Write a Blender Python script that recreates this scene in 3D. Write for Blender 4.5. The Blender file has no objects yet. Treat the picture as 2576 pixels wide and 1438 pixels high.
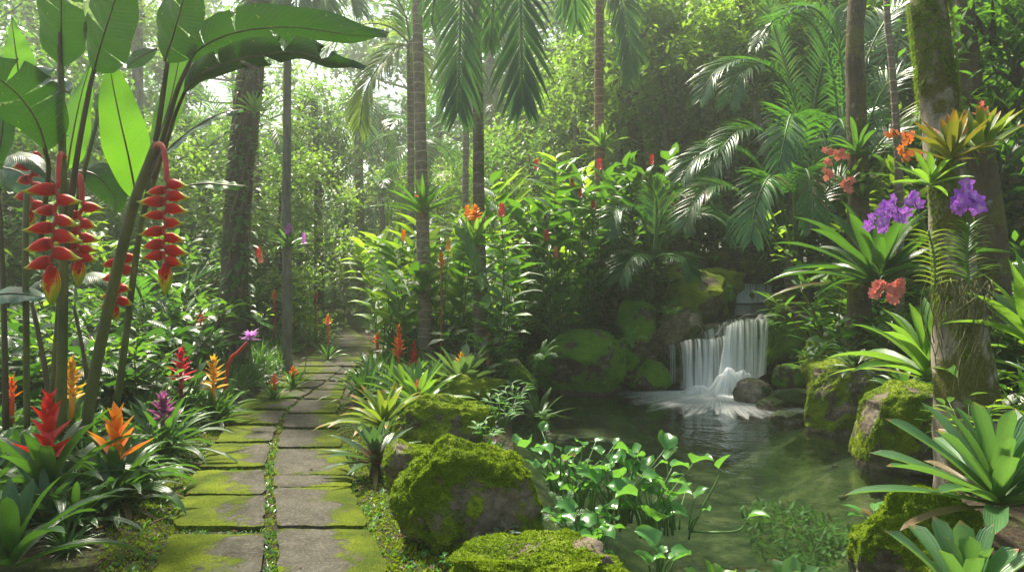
import bpy, bmesh, math, random
from math import sin, cos, pi, radians, sqrt, exp
from mathutils import Vector as V, Matrix, Euler, noise
random.seed(7)
R = random.random
def U(a, b): return a + (b - a) * random.random()
scene = bpy.context.scene
COL = scene.collection

# ------------------------------------------------------------------ camera, sky, sun, exposure
F = 1860.0; HCAM = 1.6; HY = 696.0; CX = 1288.0
cam = bpy.data.cameras.new('camera'); cam.sensor_width = 36; cam.lens = F / 2576 * 36
cam.shift_y = -23 / 2576; cam.clip_start = 0.05; cam.clip_end = 2000
camo = bpy.data.objects.new('camera', cam); camo.location = (0, 0, HCAM); camo.rotation_euler = (radians(90), 0, 0)
COL.objects.link(camo); scene.camera = camo
SUN_EL, SUN_AZ = 57.0, -27.0          # azimuth measured from +Y, negative to the left
world = bpy.data.worlds.new("World"); scene.world = world; world.use_nodes = True
wn = world.node_tree.nodes; wl = world.node_tree.links
sky = wn.new('ShaderNodeTexSky'); sky.sky_type = 'NISHITA'; sky.sun_disc = False
sky.sun_elevation = radians(SUN_EL); sky.sun_rotation = radians(SUN_AZ)
sky.air_density = 1.0; sky.dust_density = 2.0; sky.ozone_density = 1.0
bg = wn['Background']; bg.inputs['Strength'].default_value = 0.125
tint = wn.new('ShaderNodeMix'); tint.data_type = 'RGBA'; tint.blend_type = 'MULTIPLY'; tint.inputs[0].default_value = 1.0
tint.inputs[7].default_value = (1.0, .93, .74, 1)      # warm white balance of the photograph
wl.new(sky.outputs[0], tint.inputs[6]); wl.new(tint.outputs[2], bg.inputs['Color'])
sl = bpy.data.lights.new('sun', 'SUN'); sl.energy = 4.8; sl.angle = radians(5.0); sl.color = (1, .93, .76)
so = bpy.data.objects.new('sun', sl); COL.objects.link(so)
sd = V((sin(radians(SUN_AZ)) * cos(radians(SUN_EL)), cos(radians(SUN_AZ)) * cos(radians(SUN_EL)), sin(radians(SUN_EL))))
so.rotation_euler = sd.to_track_quat('Z', 'Y').to_euler()
scene.view_settings.view_transform = 'Standard'; scene.view_settings.look = 'None'
scene.view_settings.exposure = 1.4; scene.view_settings.gamma = 1.0
cy = scene.cycles
cy.max_bounces = 7; cy.diffuse_bounces = 3; cy.glossy_bounces = 3; cy.transmission_bounces = 4
cy.transparent_max_bounces = 12; cy.volume_bounces = 1; cy.use_denoising = True
cy.caustics_reflective = False; cy.caustics_refractive = False; cy.sample_clamp_indirect = 4

# ------------------------------------------------------------------ picture point -> world
def W(x, y, d): return V(((x - CX) * d / F, d, HCAM - (y - HY) * d / F))
def pz(Y):
    t = max(0.0, Y - 8.0)
    return .03 * t
def GD(y):
    k = (y - HY) / F
    d = HCAM / k
    return d if d < 8 else (HCAM + .24) / (k + .03)
def G(x, y):
    d = GD(y); return V(((x - CX) * d / F, d, pz(d)))
def sst(a, b, x):
    t = min(1, max(0, (x - a) / (b - a))); return t * t * (3 - 2 * t)
def interp(tab, x):
    if x <= tab[0][0]: return tab[0][1]
    for (a, va), (b, vb) in zip(tab, tab[1:]):
        if x <= b: return va + (vb - va) * (x - a) / (b - a)
    return tab[-1][1]

# path outline in world (X as a function of Y)
PL = [(410,1438),(432,1340),(446,1260),(485,1190),(530,1130),(570,1070),(600,1020),(655,985),(720,940),(775,900),(805,870),(822,840),(815,812),(800,790),(796,774)]
PR = [(990,1438),(925,1318),(885,1215),(866,1130),(852,1080),(850,1030),(864,980),(885,940),(915,905),(938,878),(932,858),(905,842),(880,822),(866,800),(866,774)]
PC = [(692,1438),(678,1300),(676,1190),(690,1110),(712,1040),(760,1000),(826,955),(868,920),(880,890),(868,862),(850,838),(838,810),(826,790),(830,774)]
def xtab(P):
    return sorted([(GD(y), (x - CX) * GD(y) / F) for x, y in P])
TL, TR, TC = xtab(PL), xtab(PR), xtab(PC)
for T_ in (TL, TR, TC):
    T_.insert(0, (2.0, T_[0][1] + (T_[0][1] - T_[1][1]) * .0))
def on_path(X, Y, m=0.0):
    if Y > 24.7: return False
    return interp(TL, Y) - m < X < interp(TR, Y) + m
# pond outline in world
ZW = -0.15
def PW(x, y, z=ZW):
    d = (HCAM - z) * F / (y - HY); return ((x - CX) * d / F, d)
POND = [PW(*p) for p in [(1290,1000),(1310,1060),(1330,1130),(1350,1200),(1380,1290),(1440,1370),(1560,1430),(1600,1600),(2150,1640),(2140,1480),(2180,1380),(2290,1265),(2330,1215),(2260,1160),(2190,1125),(2160,1082),(2050,1060),(2030,1020),(1990,975),(1940,957),(1700,962),(1560,968),(1480,985),(1400,985),(1330,985)]]
def inside(poly, X, Y):
    c = False; n = len(poly)
    for i in range(n):
        x1, y1 = poly[i]; x2, y2 = poly[i - 1]
        if (y1 > Y) != (y2 > Y) and X < (x2 - x1) * (Y - y1) / (y2 - y1) + x1: c = not c
    return c
def pdist(poly, X, Y):
    m = 1e9; n = len(poly)
    for i in range(n):
        x1, y1 = poly[i]; x2, y2 = poly[i - 1]
        dx, dy = x2 - x1, y2 - y1; t = max(0, min(1, ((X - x1) * dx + (Y - y1) * dy) / (dx * dx + dy * dy + 1e-9)))
        m = min(m, (X - x1 - t * dx) ** 2 + (Y - y1 - t * dy) ** 2)
    m = sqrt(m)
    return m if inside(poly, X, Y) else -m
def stream_x(Y): return interp([(12, 3.55), (12.6, 3.85), (17, 5.55), (24, 8.0)], Y)
def gz(X, Y):
    z = pz(Y)
    n = noise.noise(V((X * .5, Y * .5, 3.1))) * .10 + noise.noise(V((X * 2, Y * 2, 1.1))) * .03
    dl = interp(TL, min(Y, 26)) - X; dr = X - interp(TR, min(Y, 26))
    off = max(dl, dr, 0) if Y < 27 else 1
    z += (n + .02) * sst(.05, .8, off) - .035 + .03 * sst(.0, .2, off)
    if dl > 0: z += .12 * sst(.3, 2.5, dl)
    if Y > 11:
        k = sst(.6, 2.3, X)
        z += k * (sst(11.9, 12.5, Y) * .80 + sst(16.7, 17.3, Y) * .42)
        s = 1 - sst(.5, .9, abs(X - stream_x(Y)))
        z -= s * k * sst(11.9, 12.4, Y) * .18
    if X > 1.5 and Y < 13:
        z += .5 * sst(.3, 2.8, -pdist(POND, X, Y)) * sst(1.5, 3, X) * sst(4.5, 6.5, Y) if not inside(POND, X, Y) else 0
    if X > -.6 and Y < 14:
        d = pdist(POND, X, Y)
        if d > -.45:
            low = ZW - .10 - min(.55, max(0, d) * .55)
            z = z + (low - z) * sst(-.45, .1, d)
    return z

# ------------------------------------------------------------------ materials
def newmat(name):
    m = bpy.data.materials.new(name); m.use_nodes = True
    nt = m.node_tree
    for n in list(nt.nodes): nt.nodes.remove(n)
    return m, nt.nodes, nt.links
class N:
    def __init__(s, name):
        s.m, s.n, s.l = newmat(name)
        s.out = s.n.new('ShaderNodeOutputMaterial')
    def a(s, t, ins=None, **kw):
        n = s.n.new('ShaderNode' + t)
        for k, v in kw.items(): setattr(n, k, v)
        for k, v in (ins or {}).items():
            if isinstance(v, bpy.types.NodeSocket): s.l.new(v, n.inputs[k])
            else: n.inputs[k].default_value = v
        return n
    def math(s, op, a, b=None, c=None):
        n = s.a('Math', operation=op)
        for i, v in enumerate((a, b, c)):
            if v is None: continue
            if isinstance(v, bpy.types.NodeSocket): s.l.new(v, n.inputs[i])
            else: n.inputs[i].default_value = v
        return n.outputs[0]
    def mix(s, f, a, b):
        n = s.a('Mix', data_type='RGBA')
        for i, v in ((0, f), (6, a), (7, b)):
            if isinstance(v, bpy.types.NodeSocket): s.l.new(v, n.inputs[i])
            else: n.inputs[i].default_value = (*v, 1) if isinstance(v, tuple) and len(v) == 3 else v
        return n.outputs[2]
    def ramp(s, f, stops, interp='LINEAR'):
        n = s.a('ValToRGB'); s.l.new(f, n.inputs[0]); e = n.color_ramp.elements; n.color_ramp.interpolation = interp
        while len(e) > 1: e.remove(e[-1])
        e[0].position = stops[0][0]; e[0].color = (*stops[0][1], 1) if isinstance(stops[0][1], tuple) else (stops[0][1],) * 3 + (1,)
        for p, c in stops[1:]:
            q = e.new(p); q.color = (*c, 1) if isinstance(c, tuple) else (c, c, c, 1)
        return n.outputs[0]
    def noise(s, scale, detail=4, vec=None, rough=.55, dist=0):
        n = s.a('TexNoise', {'Scale': scale, 'Detail': detail, 'Roughness': rough, 'Distortion': dist})
        if vec is not None: s.l.new(vec, n.inputs['Vector'])
        return n.outputs[0]
    def attr(s, name): return s.a('Attribute', attribute_name=name).outputs['Fac']
    def bump(s, h, strength=.4, dist=.01, nrm=None):
        n = s.a('Bump', {'Strength': strength, 'Distance': dist, 'Height': h})
        if nrm is not None: s.l.new(nrm, n.inputs['Normal'])
        return n.outputs[0]
    def done(s, sh):
        s.l.new(sh, s.out.inputs['Surface']); return s.m

def leafmat(name, dark, mid, light, trans, fac=.42, rough=.38, veins='none', tip=None, base=None, spec=.5, midrib=None, spots=0.0, tipat=.9):
    s = N(name)
    uvn = s.a('UVMap').outputs[0]; sep = s.a('SeparateXYZ', {0: uvn}); u, v = sep.outputs[0], sep.outputs[1]
    oi = s.a('ObjectInfo').outputs['Random']
    tc = s.a('TexCoord').outputs['Object']
    rn = s.attr('rnd')
    big = s.noise(3.0, 3, tc)
    f = s.math('ADD', s.math('MULTIPLY', rn, .62), s.math('MULTIPLY', oi, .28))
    f = s.math('ADD', f, s.math('MULTIPLY', s.math('SUBTRACT', big, .5), .5))
    col = s.ramp(f, [(0.05, dark), (.5, mid), (.92, light)])
    ed = s.math('ABSOLUTE', s.math('SUBTRACT', u, .5))
    hgt = None
    if veins == 'lateral':
        w = s.math('SINE', s.math('MULTIPLY', s.math('SUBTRACT', s.math('MULTIPLY', v, 38), s.math('MULTIPLY', ed, 7)), 6.28))
        w2 = s.math('SINE', s.math('MULTIPLY', s.math('SUBTRACT', s.math('MULTIPLY', v, 9.3), s.math('MULTIPLY', ed, 2.2)), 6.28))
        hgt = s.math('ADD', w, s.math('MULTIPLY', w2, 1.3))
        col = s.mix(s.math('ADD', s.math('MULTIPLY', s.math('ADD', w, 1.0), .12), s.math('MULTIPLY', s.math('ADD', w2, 1.0), .06)), col, light)
    elif veins == 'parallel':
        w = s.math('SINE', s.math('MULTIPLY', u, 60)); hgt = w
        w3 = s.noise(1, 2, s.a('CombineXYZ', {0: s.math('MULTIPLY', u, 22), 1: s.math('MULTIPLY', v, 1.5), 2: s.math('MULTIPLY', rn, 30)}).outputs[0])
        col = s.mix(s.math('MULTIPLY', s.math('SUBTRACT', w3, .42), 1.2), col, light)
    elif veins == 'pinnate':
        w = s.math('SINE', s.math('MULTIPLY', s.math('SUBTRACT', s.math('MULTIPLY', v, 9), s.math('MULTIPLY', ed, 5)), 6.28)); hgt = w
        col = s.mix(s.math('MULTIPLY', s.math('ADD', w, 1.0), .05), col, light)
    if midrib:
        col = s.mix(s.math('MULTIPLY', s.math('LESS_THAN', ed, .035), .75), col, midrib)
    if base:
        col = s.mix(s.ramp(v, [(0, 1.0), (.45, 0.0)]), col, base)
    if tip:
        fine = s.noise(14, 3, tc)
        tv = s.math('ADD', v, s.math('MULTIPLY', s.math('SUBTRACT', fine, .5), .25))
        col = s.mix(s.ramp(tv, [(tipat, 0.0), (min(1, tipat + .07), .9)]), col, tip)
    col = s.mix(s.math('GREATER_THAN', rn, .985), col, (.13, .085, .035))
    if spots:
        sp = s.noise(26, 2, tc)
        col = s.mix(s.ramp(sp, [(.70, 0.0), (.73, spots)]), col, (.35, .28, .05))
    pr = s.a('BsdfPrincipled', {'Base Color': col, 'Roughness': rough, 'Specular IOR Level': spec})
    tcol = s.mix(.55, s.mix(.5, col, trans), trans)
    trn = s.a('BsdfTranslucent', {'Color': tcol})
    if hgt is not None:
        b = s.bump(hgt, .35, .0025); s.l.new(b, pr.inputs['Normal'])
    else:
        b = s.bump(s.noise(40, 2, tc), .25, .004); s.l.new(b, pr.inputs['Normal'])
    mx = s.a('MixShader', {0: fac, 1: pr.outputs[0], 2: trn.outputs[0]})
    return s.done(mx.outputs[0])

M = {}
M['helileaf'] = leafmat('heliconia_leaf', (.005,.026,.003), (.010,.045,.004), (.022,.075,.007), (.05,.20,.006), .20, .42, 'lateral', midrib=(.05,.07,.015), spots=.6, spec=.35)
M['helibright'] = leafmat('backlit_heliconia_leaf', (.02,.10,.008), (.035,.15,.010), (.06,.20,.012), (.20,.50,.015), .5, .42, 'lateral', midrib=(.10,.12,.02))  # backlight put into the colour: a brighter copy of the heliconia leaf
M['heliblue'] = leafmat('sky_sheen_leaf', (.03,.09,.05), (.05,.13,.07), (.09,.18,.11), (.10,.26,.06), .35, .24, 'lateral', spec=.8)  # pale blue-green painted in for sky reflected on glossy leaves
M['strap'] = leafmat('bromeliad_leaf', (.012,.05,.012), (.025,.09,.02), (.06,.15,.03), (.12,.30,.02), .35, .30, 'parallel', spec=.6, tip=(.16,.11,.04), tipat=.97)
M['silver'] = leafmat('silver_bromeliad_leaf', (.05,.10,.05), (.10,.17,.07), (.20,.28,.12), (.2,.36,.05), .3, .33, 'parallel', spec=.6, base=(.12,.10,.02), tip=(.2,.09,.05), tipat=.97)
M['cryp'] = leafmat('dark_bromeliad_leaf', (.02,.06,.035), (.04,.10,.05), (.09,.15,.07), (.12,.25,.04), .3, .3, 'parallel', spec=.6, base=(.22,.03,.03))
M['yellowbrom'] = leafmat('yellow_bromeliad_leaf', (.06,.13,.015), (.12,.20,.02), (.22,.27,.04), (.32,.45,.03), .35, .35, 'parallel', tip=(.40,.16,.02), tipat=.8)
M['epiph'] = leafmat('amber_bromeliad_leaf', (.04,.09,.012), (.09,.14,.015), (.17,.16,.02), (.3,.3,.02), .3, .4, 'parallel', tip=(.35,.09,.02), tipat=.72, spots=.5)
M['limebrom'] = leafmat('lime_bromeliad_leaf', (.04,.13,.02), (.09,.22,.03), (.16,.30,.05), (.28,.52,.04), .42, .32, 'parallel', spec=.6, tip=(.2,.14,.06), tipat=.97)
M['giant'] = leafmat('giant_bromeliad_leaf', (.04,.12,.04), (.07,.17,.06), (.14,.25,.10), (.2,.42,.05), .32, .34, 'parallel', spec=.55, tip=(.42,.15,.08), tipat=.95, base=(.06,.14,.015))
M['grass'] = leafmat('lilyturf_leaf', (.016,.06,.012), (.035,.11,.02), (.085,.19,.045), (.16,.38,.03), .38, .3, 'none', spec=.6)
M['ginger'] = leafmat('ginger_leaf', (.015,.065,.008), (.028,.11,.012), (.06,.17,.018), (.16,.40,.015), .38, .33, 'pinnate', midrib=(.08,.20,.04))
M['shrub'] = leafmat('shrub_leaf', (.012,.05,.010), (.028,.10,.016), (.07,.18,.03), (.18,.42,.02), .42, .33, 'pinnate')
M['shrubdark'] = leafmat('dark_shrub_leaf', (.008,.03,.008), (.016,.06,.014), (.035,.10,.025), (.08,.24,.015), .36, .30, 'pinnate')
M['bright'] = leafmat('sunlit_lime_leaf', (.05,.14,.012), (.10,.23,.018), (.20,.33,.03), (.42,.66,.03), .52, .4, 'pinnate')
M['yellowleaf'] = leafmat('yellow_leaf', (.16,.2,.01), (.32,.32,.02), (.5,.42,.03), (.7,.7,.04), .5, .4)
M['tree'] = leafmat('tree_leaf', (.018,.060,.012), (.035,.105,.018), (.07,.17,.03), (.20,.44,.03), .46, .42)
M['treelight'] = leafmat('pale_tree_leaf', (.03,.09,.012), (.06,.15,.02), (.11,.22,.03), (.3,.52,.03), .5, .42)
M['palm'] = leafmat('palm_leaflet', (.010,.042,.014), (.02,.075,.02), (.04,.12,.03), (.12,.34,.02), .36, .34, 'none', spec=.6)
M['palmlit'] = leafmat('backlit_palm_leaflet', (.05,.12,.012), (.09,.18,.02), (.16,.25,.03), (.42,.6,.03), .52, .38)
M['areca'] = leafmat('feather_palm_leaflet', (.014,.07,.018), (.03,.12,.025), (.06,.18,.04), (.15,.42,.025), .4, .3, 'none', spec=.7)
M['fern'] = leafmat('fern_leaf', (.03,.11,.02), (.05,.17,.03), (.09,.24,.05), (.2,.5,.04), .42, .45)
M['pondleaf'] = leafmat('pond_plant_leaf', (.04,.15,.025), (.07,.22,.04), (.13,.30,.08), (.22,.52,.05), .38, .22, 'none', spec=.7, tip=(.35,.36,.08), tipat=.99)
M['weed'] = leafmat('waterweed_leaf', (.06,.14,.02), (.10,.20,.03), (.18,.28,.04), (.2,.4,.03), .3, .5)
M['moss'] = leafmat('moss_frond', (.05,.11,.006), (.13,.20,.008), (.30,.35,.012), (.35,.52,.02), .35, .8, spec=.1)
M['orchidleaf'] = leafmat('orchid_leaf', (.02,.06,.008), (.04,.10,.012), (.08,.14,.02), (.12,.25,.02), .35, .35, spec=.5)
M['deadleaf'] = leafmat('fallen_leaf', (.03,.018,.008), (.08,.05,.022), (.20,.15,.08), (.3,.15,.05), .25, .6, spec=.2)

def petalmat(name, a, b, c, trans=None, fac=.3, rough=.38, sub=None):
    s = N(name)
    uvn = s.a('UVMap').outputs[0]; v = s.a('SeparateXYZ', {0: uvn}).outputs[1]
    tc = s.a('TexCoord').outputs['Object']
    f = s.math('ADD', v, s.math('MULTIPLY', s.math('SUBTRACT', s.noise(9, 3, tc), .5), .35))
    f = s.math('ADD', f, s.math('MULTIPLY', s.math('SUBTRACT', s.attr('rnd'), .5), .25))
    col = s.ramp(f, [(.05, a), (.55, b), (.98, c)])
    pr = s.a('BsdfPrincipled', {'Base Color': col, 'Roughness': rough})
    tr = s.a('BsdfTranslucent', {'Color': s.mix(.5, col, trans or b)})
    return s.done(s.a('MixShader', {0: fac, 1: pr.outputs[0], 2: tr.outputs[0]}).outputs[0])
M['red'] = petalmat('red_bract', (.22,.012,.006), (.58,.012,.010), (.62,.03,.03), (.9,.05,.02))
M['orange'] = petalmat('orange_bract', (.50,.09,.008), (.80,.22,.010), (.85,.36,.04), (1,.4,.02), .35)
M['redorange'] = petalmat('red_orange_bract', (.55,.02,.01), (.72,.08,.01), (.85,.35,.03), (1,.3,.02), .35)
M['amber'] = petalmat('amber_bract', (.40,.16,.02), (.70,.36,.03), (.75,.48,.08), (1,.6,.05), .35)
M['plum'] = petalmat('plum_bract', (.10,.03,.06), (.28,.07,.20), (.45,.20,.36), (.6,.1,.4), .3)
M['crimson'] = petalmat('crimson_bract', (.30,.01,.02), (.60,.015,.05), (.6,.03,.08), (.9,.03,.06), .3)
M['violet'] = petalmat('violet_petal', (.62,.35,.70), (.36,.09,.62), (.42,.13,.68), (.6,.15,.9), .35, .5)
M['orchorange'] = petalmat('orange_petal', (.75,.3,.05), (.8,.2,.02), (.75,.14,.03), (1,.3,.05), .35, .5)
M['coral'] = petalmat('coral_petal', (.7,.3,.2), (.7,.17,.13), (.65,.2,.18), (.9,.3,.2), .3, .5)
M['lilac'] = petalmat('lilac_petal', (.5,.15,.5), (.55,.18,.6), (.65,.35,.7), (.8,.3,.9), .35, .5)
# heliconia bract: red boat with a yellow-green keel and tip
s = N('heliconia_bract')
uvn = s.a('UVMap').outputs[0]; sp = s.a('SeparateXYZ', {0: uvn}); u, v = sp.outputs[0], sp.outputs[1]
rim = s.math('SUBTRACT', 1.0, s.math('MULTIPLY', s.math('ABSOLUTE', s.math('SUBTRACT', u, .5)), 2.0))   # 0 lower keel .. 1 upper edge
edge = s.math('ABSOLUTE', s.math('SUBTRACT', rim, .5))
f = s.math('ADD', s.math('MULTIPLY', v, .95), s.math('MULTIPLY', edge, .75))
f = s.math('ADD', f, s.math('MULTIPLY', s.math('SUBTRACT', s.noise(20, 3, s.a('TexCoord').outputs['Object']), .5), .18))
col = s.ramp(f, [(.0, (.20,.003,.003)), (.56, (.64,.004,.002)), (.72, (.52,.05,.006)), (.82, (.58,.42,.02)), (1.0, (.24,.34,.02))])
pr = s.a('BsdfPrincipled', {'Base Color': col, 'Roughness': .5, 'Specular IOR Level': .2})
s.l.new(s.bump(s.noise(60, 3, s.a('TexCoord').outputs['Object']), .3, .003), pr.inputs['Normal'])
tr = s.a('BsdfTranslucent', {'Color': col})
M['bract'] = s.done(s.a('MixShader', {0: .06, 1: pr.outputs[0], 2: tr.outputs[0]}).outputs[0])

def barkmat(name, dark, light, moss=None, mossamt=0.0, rings=False, sc=6, mossdir=None):
    s = N(name)
    tc = s.a('TexCoord').outputs['Object']
    mp = s.a('Mapping', {'Vector': tc, 'Scale': (1, 1, .22 if not rings else 1)}).outputs[0]
    n1 = s.noise(sc * 2.2, 8, mp, .65); n2 = s.noise(sc * .35, 4, tc)
    col = s.ramp(s.math('ADD', s.math('MULTIPLY', n1, .7), s.math('MULTIPLY', n2, .3)), [(.32, dark), (.62, light)])
    h = n1
    if rings:
        z = s.a('SeparateXYZ', {0: tc}).outputs[2]
        zz = s.math('ADD', s.math('MULTIPLY', z, 7.0), s.math('MULTIPLY', n2, 1.2))
        ph = s.math('FRACT', zz)
        ring = s.ramp(ph, [(0, 1.0), (.09, .9), (.16, 0.0), (1, 0.0)])
        col = s.mix(s.math('MULTIPLY', ring, .55), col, tuple(min(.6, c * 1.9) for c in light))
        h = s.math('ADD', n1, s.math('MULTIPLY', ring, .6))
    lich = s.noise(sc * 1.3, 5, s.a('Mapping', {'Vector': tc, 'Location': (5, 3, 1)}).outputs[0], .6)
    col = s.mix(s.ramp(lich, [(.60, 0.0), (.68, .6)]), col, (.24, .25, .20))
    rough = .85
    if moss:
        mm = s.math('ADD', s.noise(2.6, 6, s.a('Mapping', {'Vector': tc, 'Location': (1, 7, 2)}).outputs[0], .62), mossamt)
        mk = s.ramp(mm, [(.52, 0.0), (.60, 1.0)])
        fn = s.noise(60, 3, tc)
        mc = s.mix(fn, tuple(c * .45 for c in moss), tuple(min(1, c * 1.5) for c in moss))
        col = s.mix(mk, col, mc)
        h = s.math('ADD', h, s.math('MULTIPLY', mk, s.math('ADD', s.math('MULTIPLY', fn, .8), .3)))
    pr = s.a('BsdfPrincipled', {'Base Color': col, 'Roughness': rough, 'Specular IOR Level': .25})
    s.l.new(s.bump(h, .8, .025), pr.inputs['Normal'])
    return s.done(pr.outputs[0])
M['ringbark'] = barkmat('ringed_palm_bark', (.09,.065,.045), (.24,.19,.14), rings=True)
M['ringbarkdark'] = barkmat('dark_palm_bark', (.05,.04,.03), (.15,.12,.085), (.06,.08,.02), -.02, rings=True)
M['brownbark'] = barkmat('brown_palm_bark', (.10,.05,.03), (.30,.18,.11), rings=True)
M['darkbark'] = barkmat('dark_bark', (.025,.02,.016), (.09,.07,.055), (.04,.07,.015), -.06)
M['greybark'] = barkmat('grey_bark', (.06,.055,.048), (.22,.20,.17))
M['mossbark'] = barkmat('mossy_bark', (.10,.08,.06), (.34,.29,.23), (.085,.085,.012), .06)
M['mossbarkdark'] = barkmat('mossy_dark_bark', (.03,.02,.015), (.10,.07,.045), (.10,.09,.018), .0)

def flat(name, a, b, sc=12, rough=.5, spec=.4):
    s = N(name); tc = s.a('TexCoord').outputs['Object']
    n = s.noise(sc, 4, s.a('Mapping', {'Vector': tc, 'Scale': (1, 1, .2)}).outputs[0])
    pr = s.a('BsdfPrincipled', {'Base Color': s.ramp(n, [(.35, a), (.65, b)]), 'Roughness': rough, 'Specular IOR Level': spec})
    s.l.new(s.bump(n, .3, .005), pr.inputs['Normal'])
    return s.done(pr.outputs[0])
M['helistem'] = flat('heliconia_stem', (.035,.05,.012), (.11,.12,.03), 9)
M['helistemdark'] = flat('dark_heliconia_stem', (.03,.022,.012), (.075,.06,.02), 9)
M['redstem'] = flat('red_stem', (.30,.015,.010), (.50,.03,.02))
M['brownstem'] = flat('brown_stem', (.05,.025,.015), (.14,.08,.04))
M['greenstem'] = flat('green_stem', (.04,.10,.02), (.09,.19,.04))
M['root'] = flat('aerial_root', (.05,.06,.015), (.17,.16,.06), 20, .8)
M['darkgreenstem'] = flat('dark_green_stem', (.02,.05,.012), (.04,.09,.02))

def rockmat(name, rdark, rlight, mdark, mlight, wet=0.0, mscale=1.0):
    s = N(name); tc = s.a('TexCoord').outputs['Object']
    n1 = s.noise(5, 8, tc, .65); n2 = s.noise(26, 5, tc, .6); n3 = s.noise(1.7, 3, tc)
    rc = s.ramp(s.math('ADD', s.math('MULTIPLY', n1, .6), s.math('MULTIPLY', n2, .4)), [(.36, rdark), (.64, rlight)])
    rc = s.mix(s.ramp(s.noise(9, 4, s.a('Mapping', {'Vector': tc, 'Location': (9, 2, 4)}).outputs[0]), [(.60, 0.0), (.66, .45)]), rc, (.30, .27, .22))
    at = s.attr('moss')
    mm = s.math('ADD', at, s.math('MULTIPLY', s.math('SUBTRACT', n1, .5), 1.2))
    mk = s.ramp(mm, [(.44, 0.0), (.58, 1.0)])
    vor = s.a('TexVoronoi', {'Vector': tc, 'Scale': 75.0 * mscale}).outputs['Distance']
    fine = s.noise(130 * mscale, 3, tc)
    mh = s.math('ADD', s.math('MULTIPLY', s.math('SUBTRACT', 1.0, vor), .6), s.math('MULTIPLY', fine, .5))
    mcf = s.math('ADD', s.math('MULTIPLY', n3, .75), s.math('MULTIPLY', n2, .25))
    mc = s.ramp(mcf, [(.34, mdark), (.66, mlight)])
    mc = s.mix(s.math('MULTIPLY', s.math('SUBTRACT', 1.0, mh), .6), mc, tuple(c * .4 for c in mdark))
    col = s.mix(mk, rc, mc)
    rg = s.mix(mk, (max(.18, .8 - wet),) * 3, (.95,) * 3)
    pr = s.a('BsdfPrincipled', {'Base Color': col, 'Specular IOR Level': .3 + wet * .4})
    s.l.new(rg, pr.inputs['Roughness'])
    hr = s.math('ADD', s.math('MULTIPLY', n1, 1.0), s.math('MULTIPLY', n2, .35))
    b1 = s.bump(hr, .7, .035)
    b2 = s.bump(s.math('MULTIPLY', mh, mk), .9, .02, b1)
    s.l.new(b2, pr.inputs['Normal'])
    return s.done(pr.outputs[0])
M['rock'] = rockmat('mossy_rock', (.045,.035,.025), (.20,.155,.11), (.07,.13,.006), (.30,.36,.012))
M['rockshade'] = rockmat('shaded_mossy_rock', (.025,.02,.015), (.12,.09,.06), (.03,.11,.008), (.15,.31,.015))  # shaded copy of the mossy rock, shade put into its darker colours
M['rockwet'] = rockmat('wet_rock', (.035,.027,.02), (.27,.21,.15), (.02,.045,.008), (.06,.09,.015), .55)
M['rockunder'] = rockmat('sunken_rock', (.06,.045,.02), (.16,.11,.05), (.04,.06,.01), (.09,.09,.02), .3)

# paving slabs
s = N('paving_slab'); tc = s.a('TexCoord').outputs['Object']
n1 = s.noise(2.2, 5, tc); n2 = s.noise(150, 3, tc, .7); n3 = s.noise(7, 6, tc, .65)
base = s.ramp(s.math('ADD', s.math('MULTIPLY', n1, .45), s.math('MULTIPLY', n3, .55)), [(.36, (.036,.033,.026)), (.66, (.105,.098,.078))])
base = s.mix(s.ramp(n2, [(.36, .65), (.54, 0.0)]), base, (.025,.022,.017))
base = s.mix(s.ramp(s.noise(48, 6, tc, .75), [(.50, 0.0), (.66, .5)]), base, (.20,.185,.15))
base = s.mix(s.ramp(s.noise(210, 1, tc), [(.70, 0.0), (.74, .7)]), base, (.32,.27,.18))
mm = s.math('ADD', s.attr('moss'), s.math('MULTIPLY', s.math('SUBTRACT', s.noise(4.2, 7, s.a('Mapping', {'Vector': tc, 'Location': (3,1,0)}).outputs[0], .68), .5), 1.7))
mk = s.ramp(mm, [(.45, 0.0), (.62, 1.0)])
vor = s.a('TexVoronoi', {'Vector': tc, 'Scale': 90.0}).outputs['Distance']
mh = s.math('ADD', s.math('SUBTRACT', 1.0, vor), s.noise(160, 2, tc))
mc = s.ramp(s.noise(3.1, 5, tc), [(.35, (.07,.11,.008)), (.65, (.22,.28,.012))])
col = s.mix(mk, base, s.mix(s.math('MULTIPLY', vor, .8), mc, (.03,.04,.005)))
pr = s.a('BsdfPrincipled', {'Base Color': col, 'Roughness': .92, 'Specular IOR Level': .12})
b1 = s.bump(s.math('ADD', s.math('MULTIPLY', n2, .35), n3), .7, .010); b2 = s.bump(s.math('MULTIPLY', mh, mk), .9, .012, b1)
s.l.new(b2, pr.inputs['Normal']); M['slab'] = s.done(pr.outputs[0])
# soil
s = N('soil'); tc = s.a('TexCoord').outputs['Object']
n1 = s.noise(1.6, 6, tc); n2 = s.noise(22, 6, tc, .7); n3 = s.noise(80, 3, tc)
c = s.ramp(s.math('ADD', s.math('MULTIPLY', n2, .7), s.math('MULTIPLY', n3, .3)), [(.38, (.018,.012,.008)), (.55, (.06,.042,.028)), (.72, (.13,.095,.06))])
mk = s.ramp(s.math('ADD', n1, s.math('MULTIPLY', s.math('SUBTRACT', n2, .5), .7)), [(.50, 0.0), (.60, .85)])
mc = s.ramp(n3, [(.3, (.025,.045,.006)), (.7, (.09,.12,.012))])
z = s.a('SeparateXYZ', {0: tc}).outputs[2]
under = s.ramp(s.math('ADD', z, 1.0), [(.80, 1.0), (.86, 0.0)])
bed = s.ramp(s.noise(2.4, 8, tc, .7), [(.38, (.018,.028,.012)), (.5, (.06,.07,.03)), (.64, (.19,.165,.08))])
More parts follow.
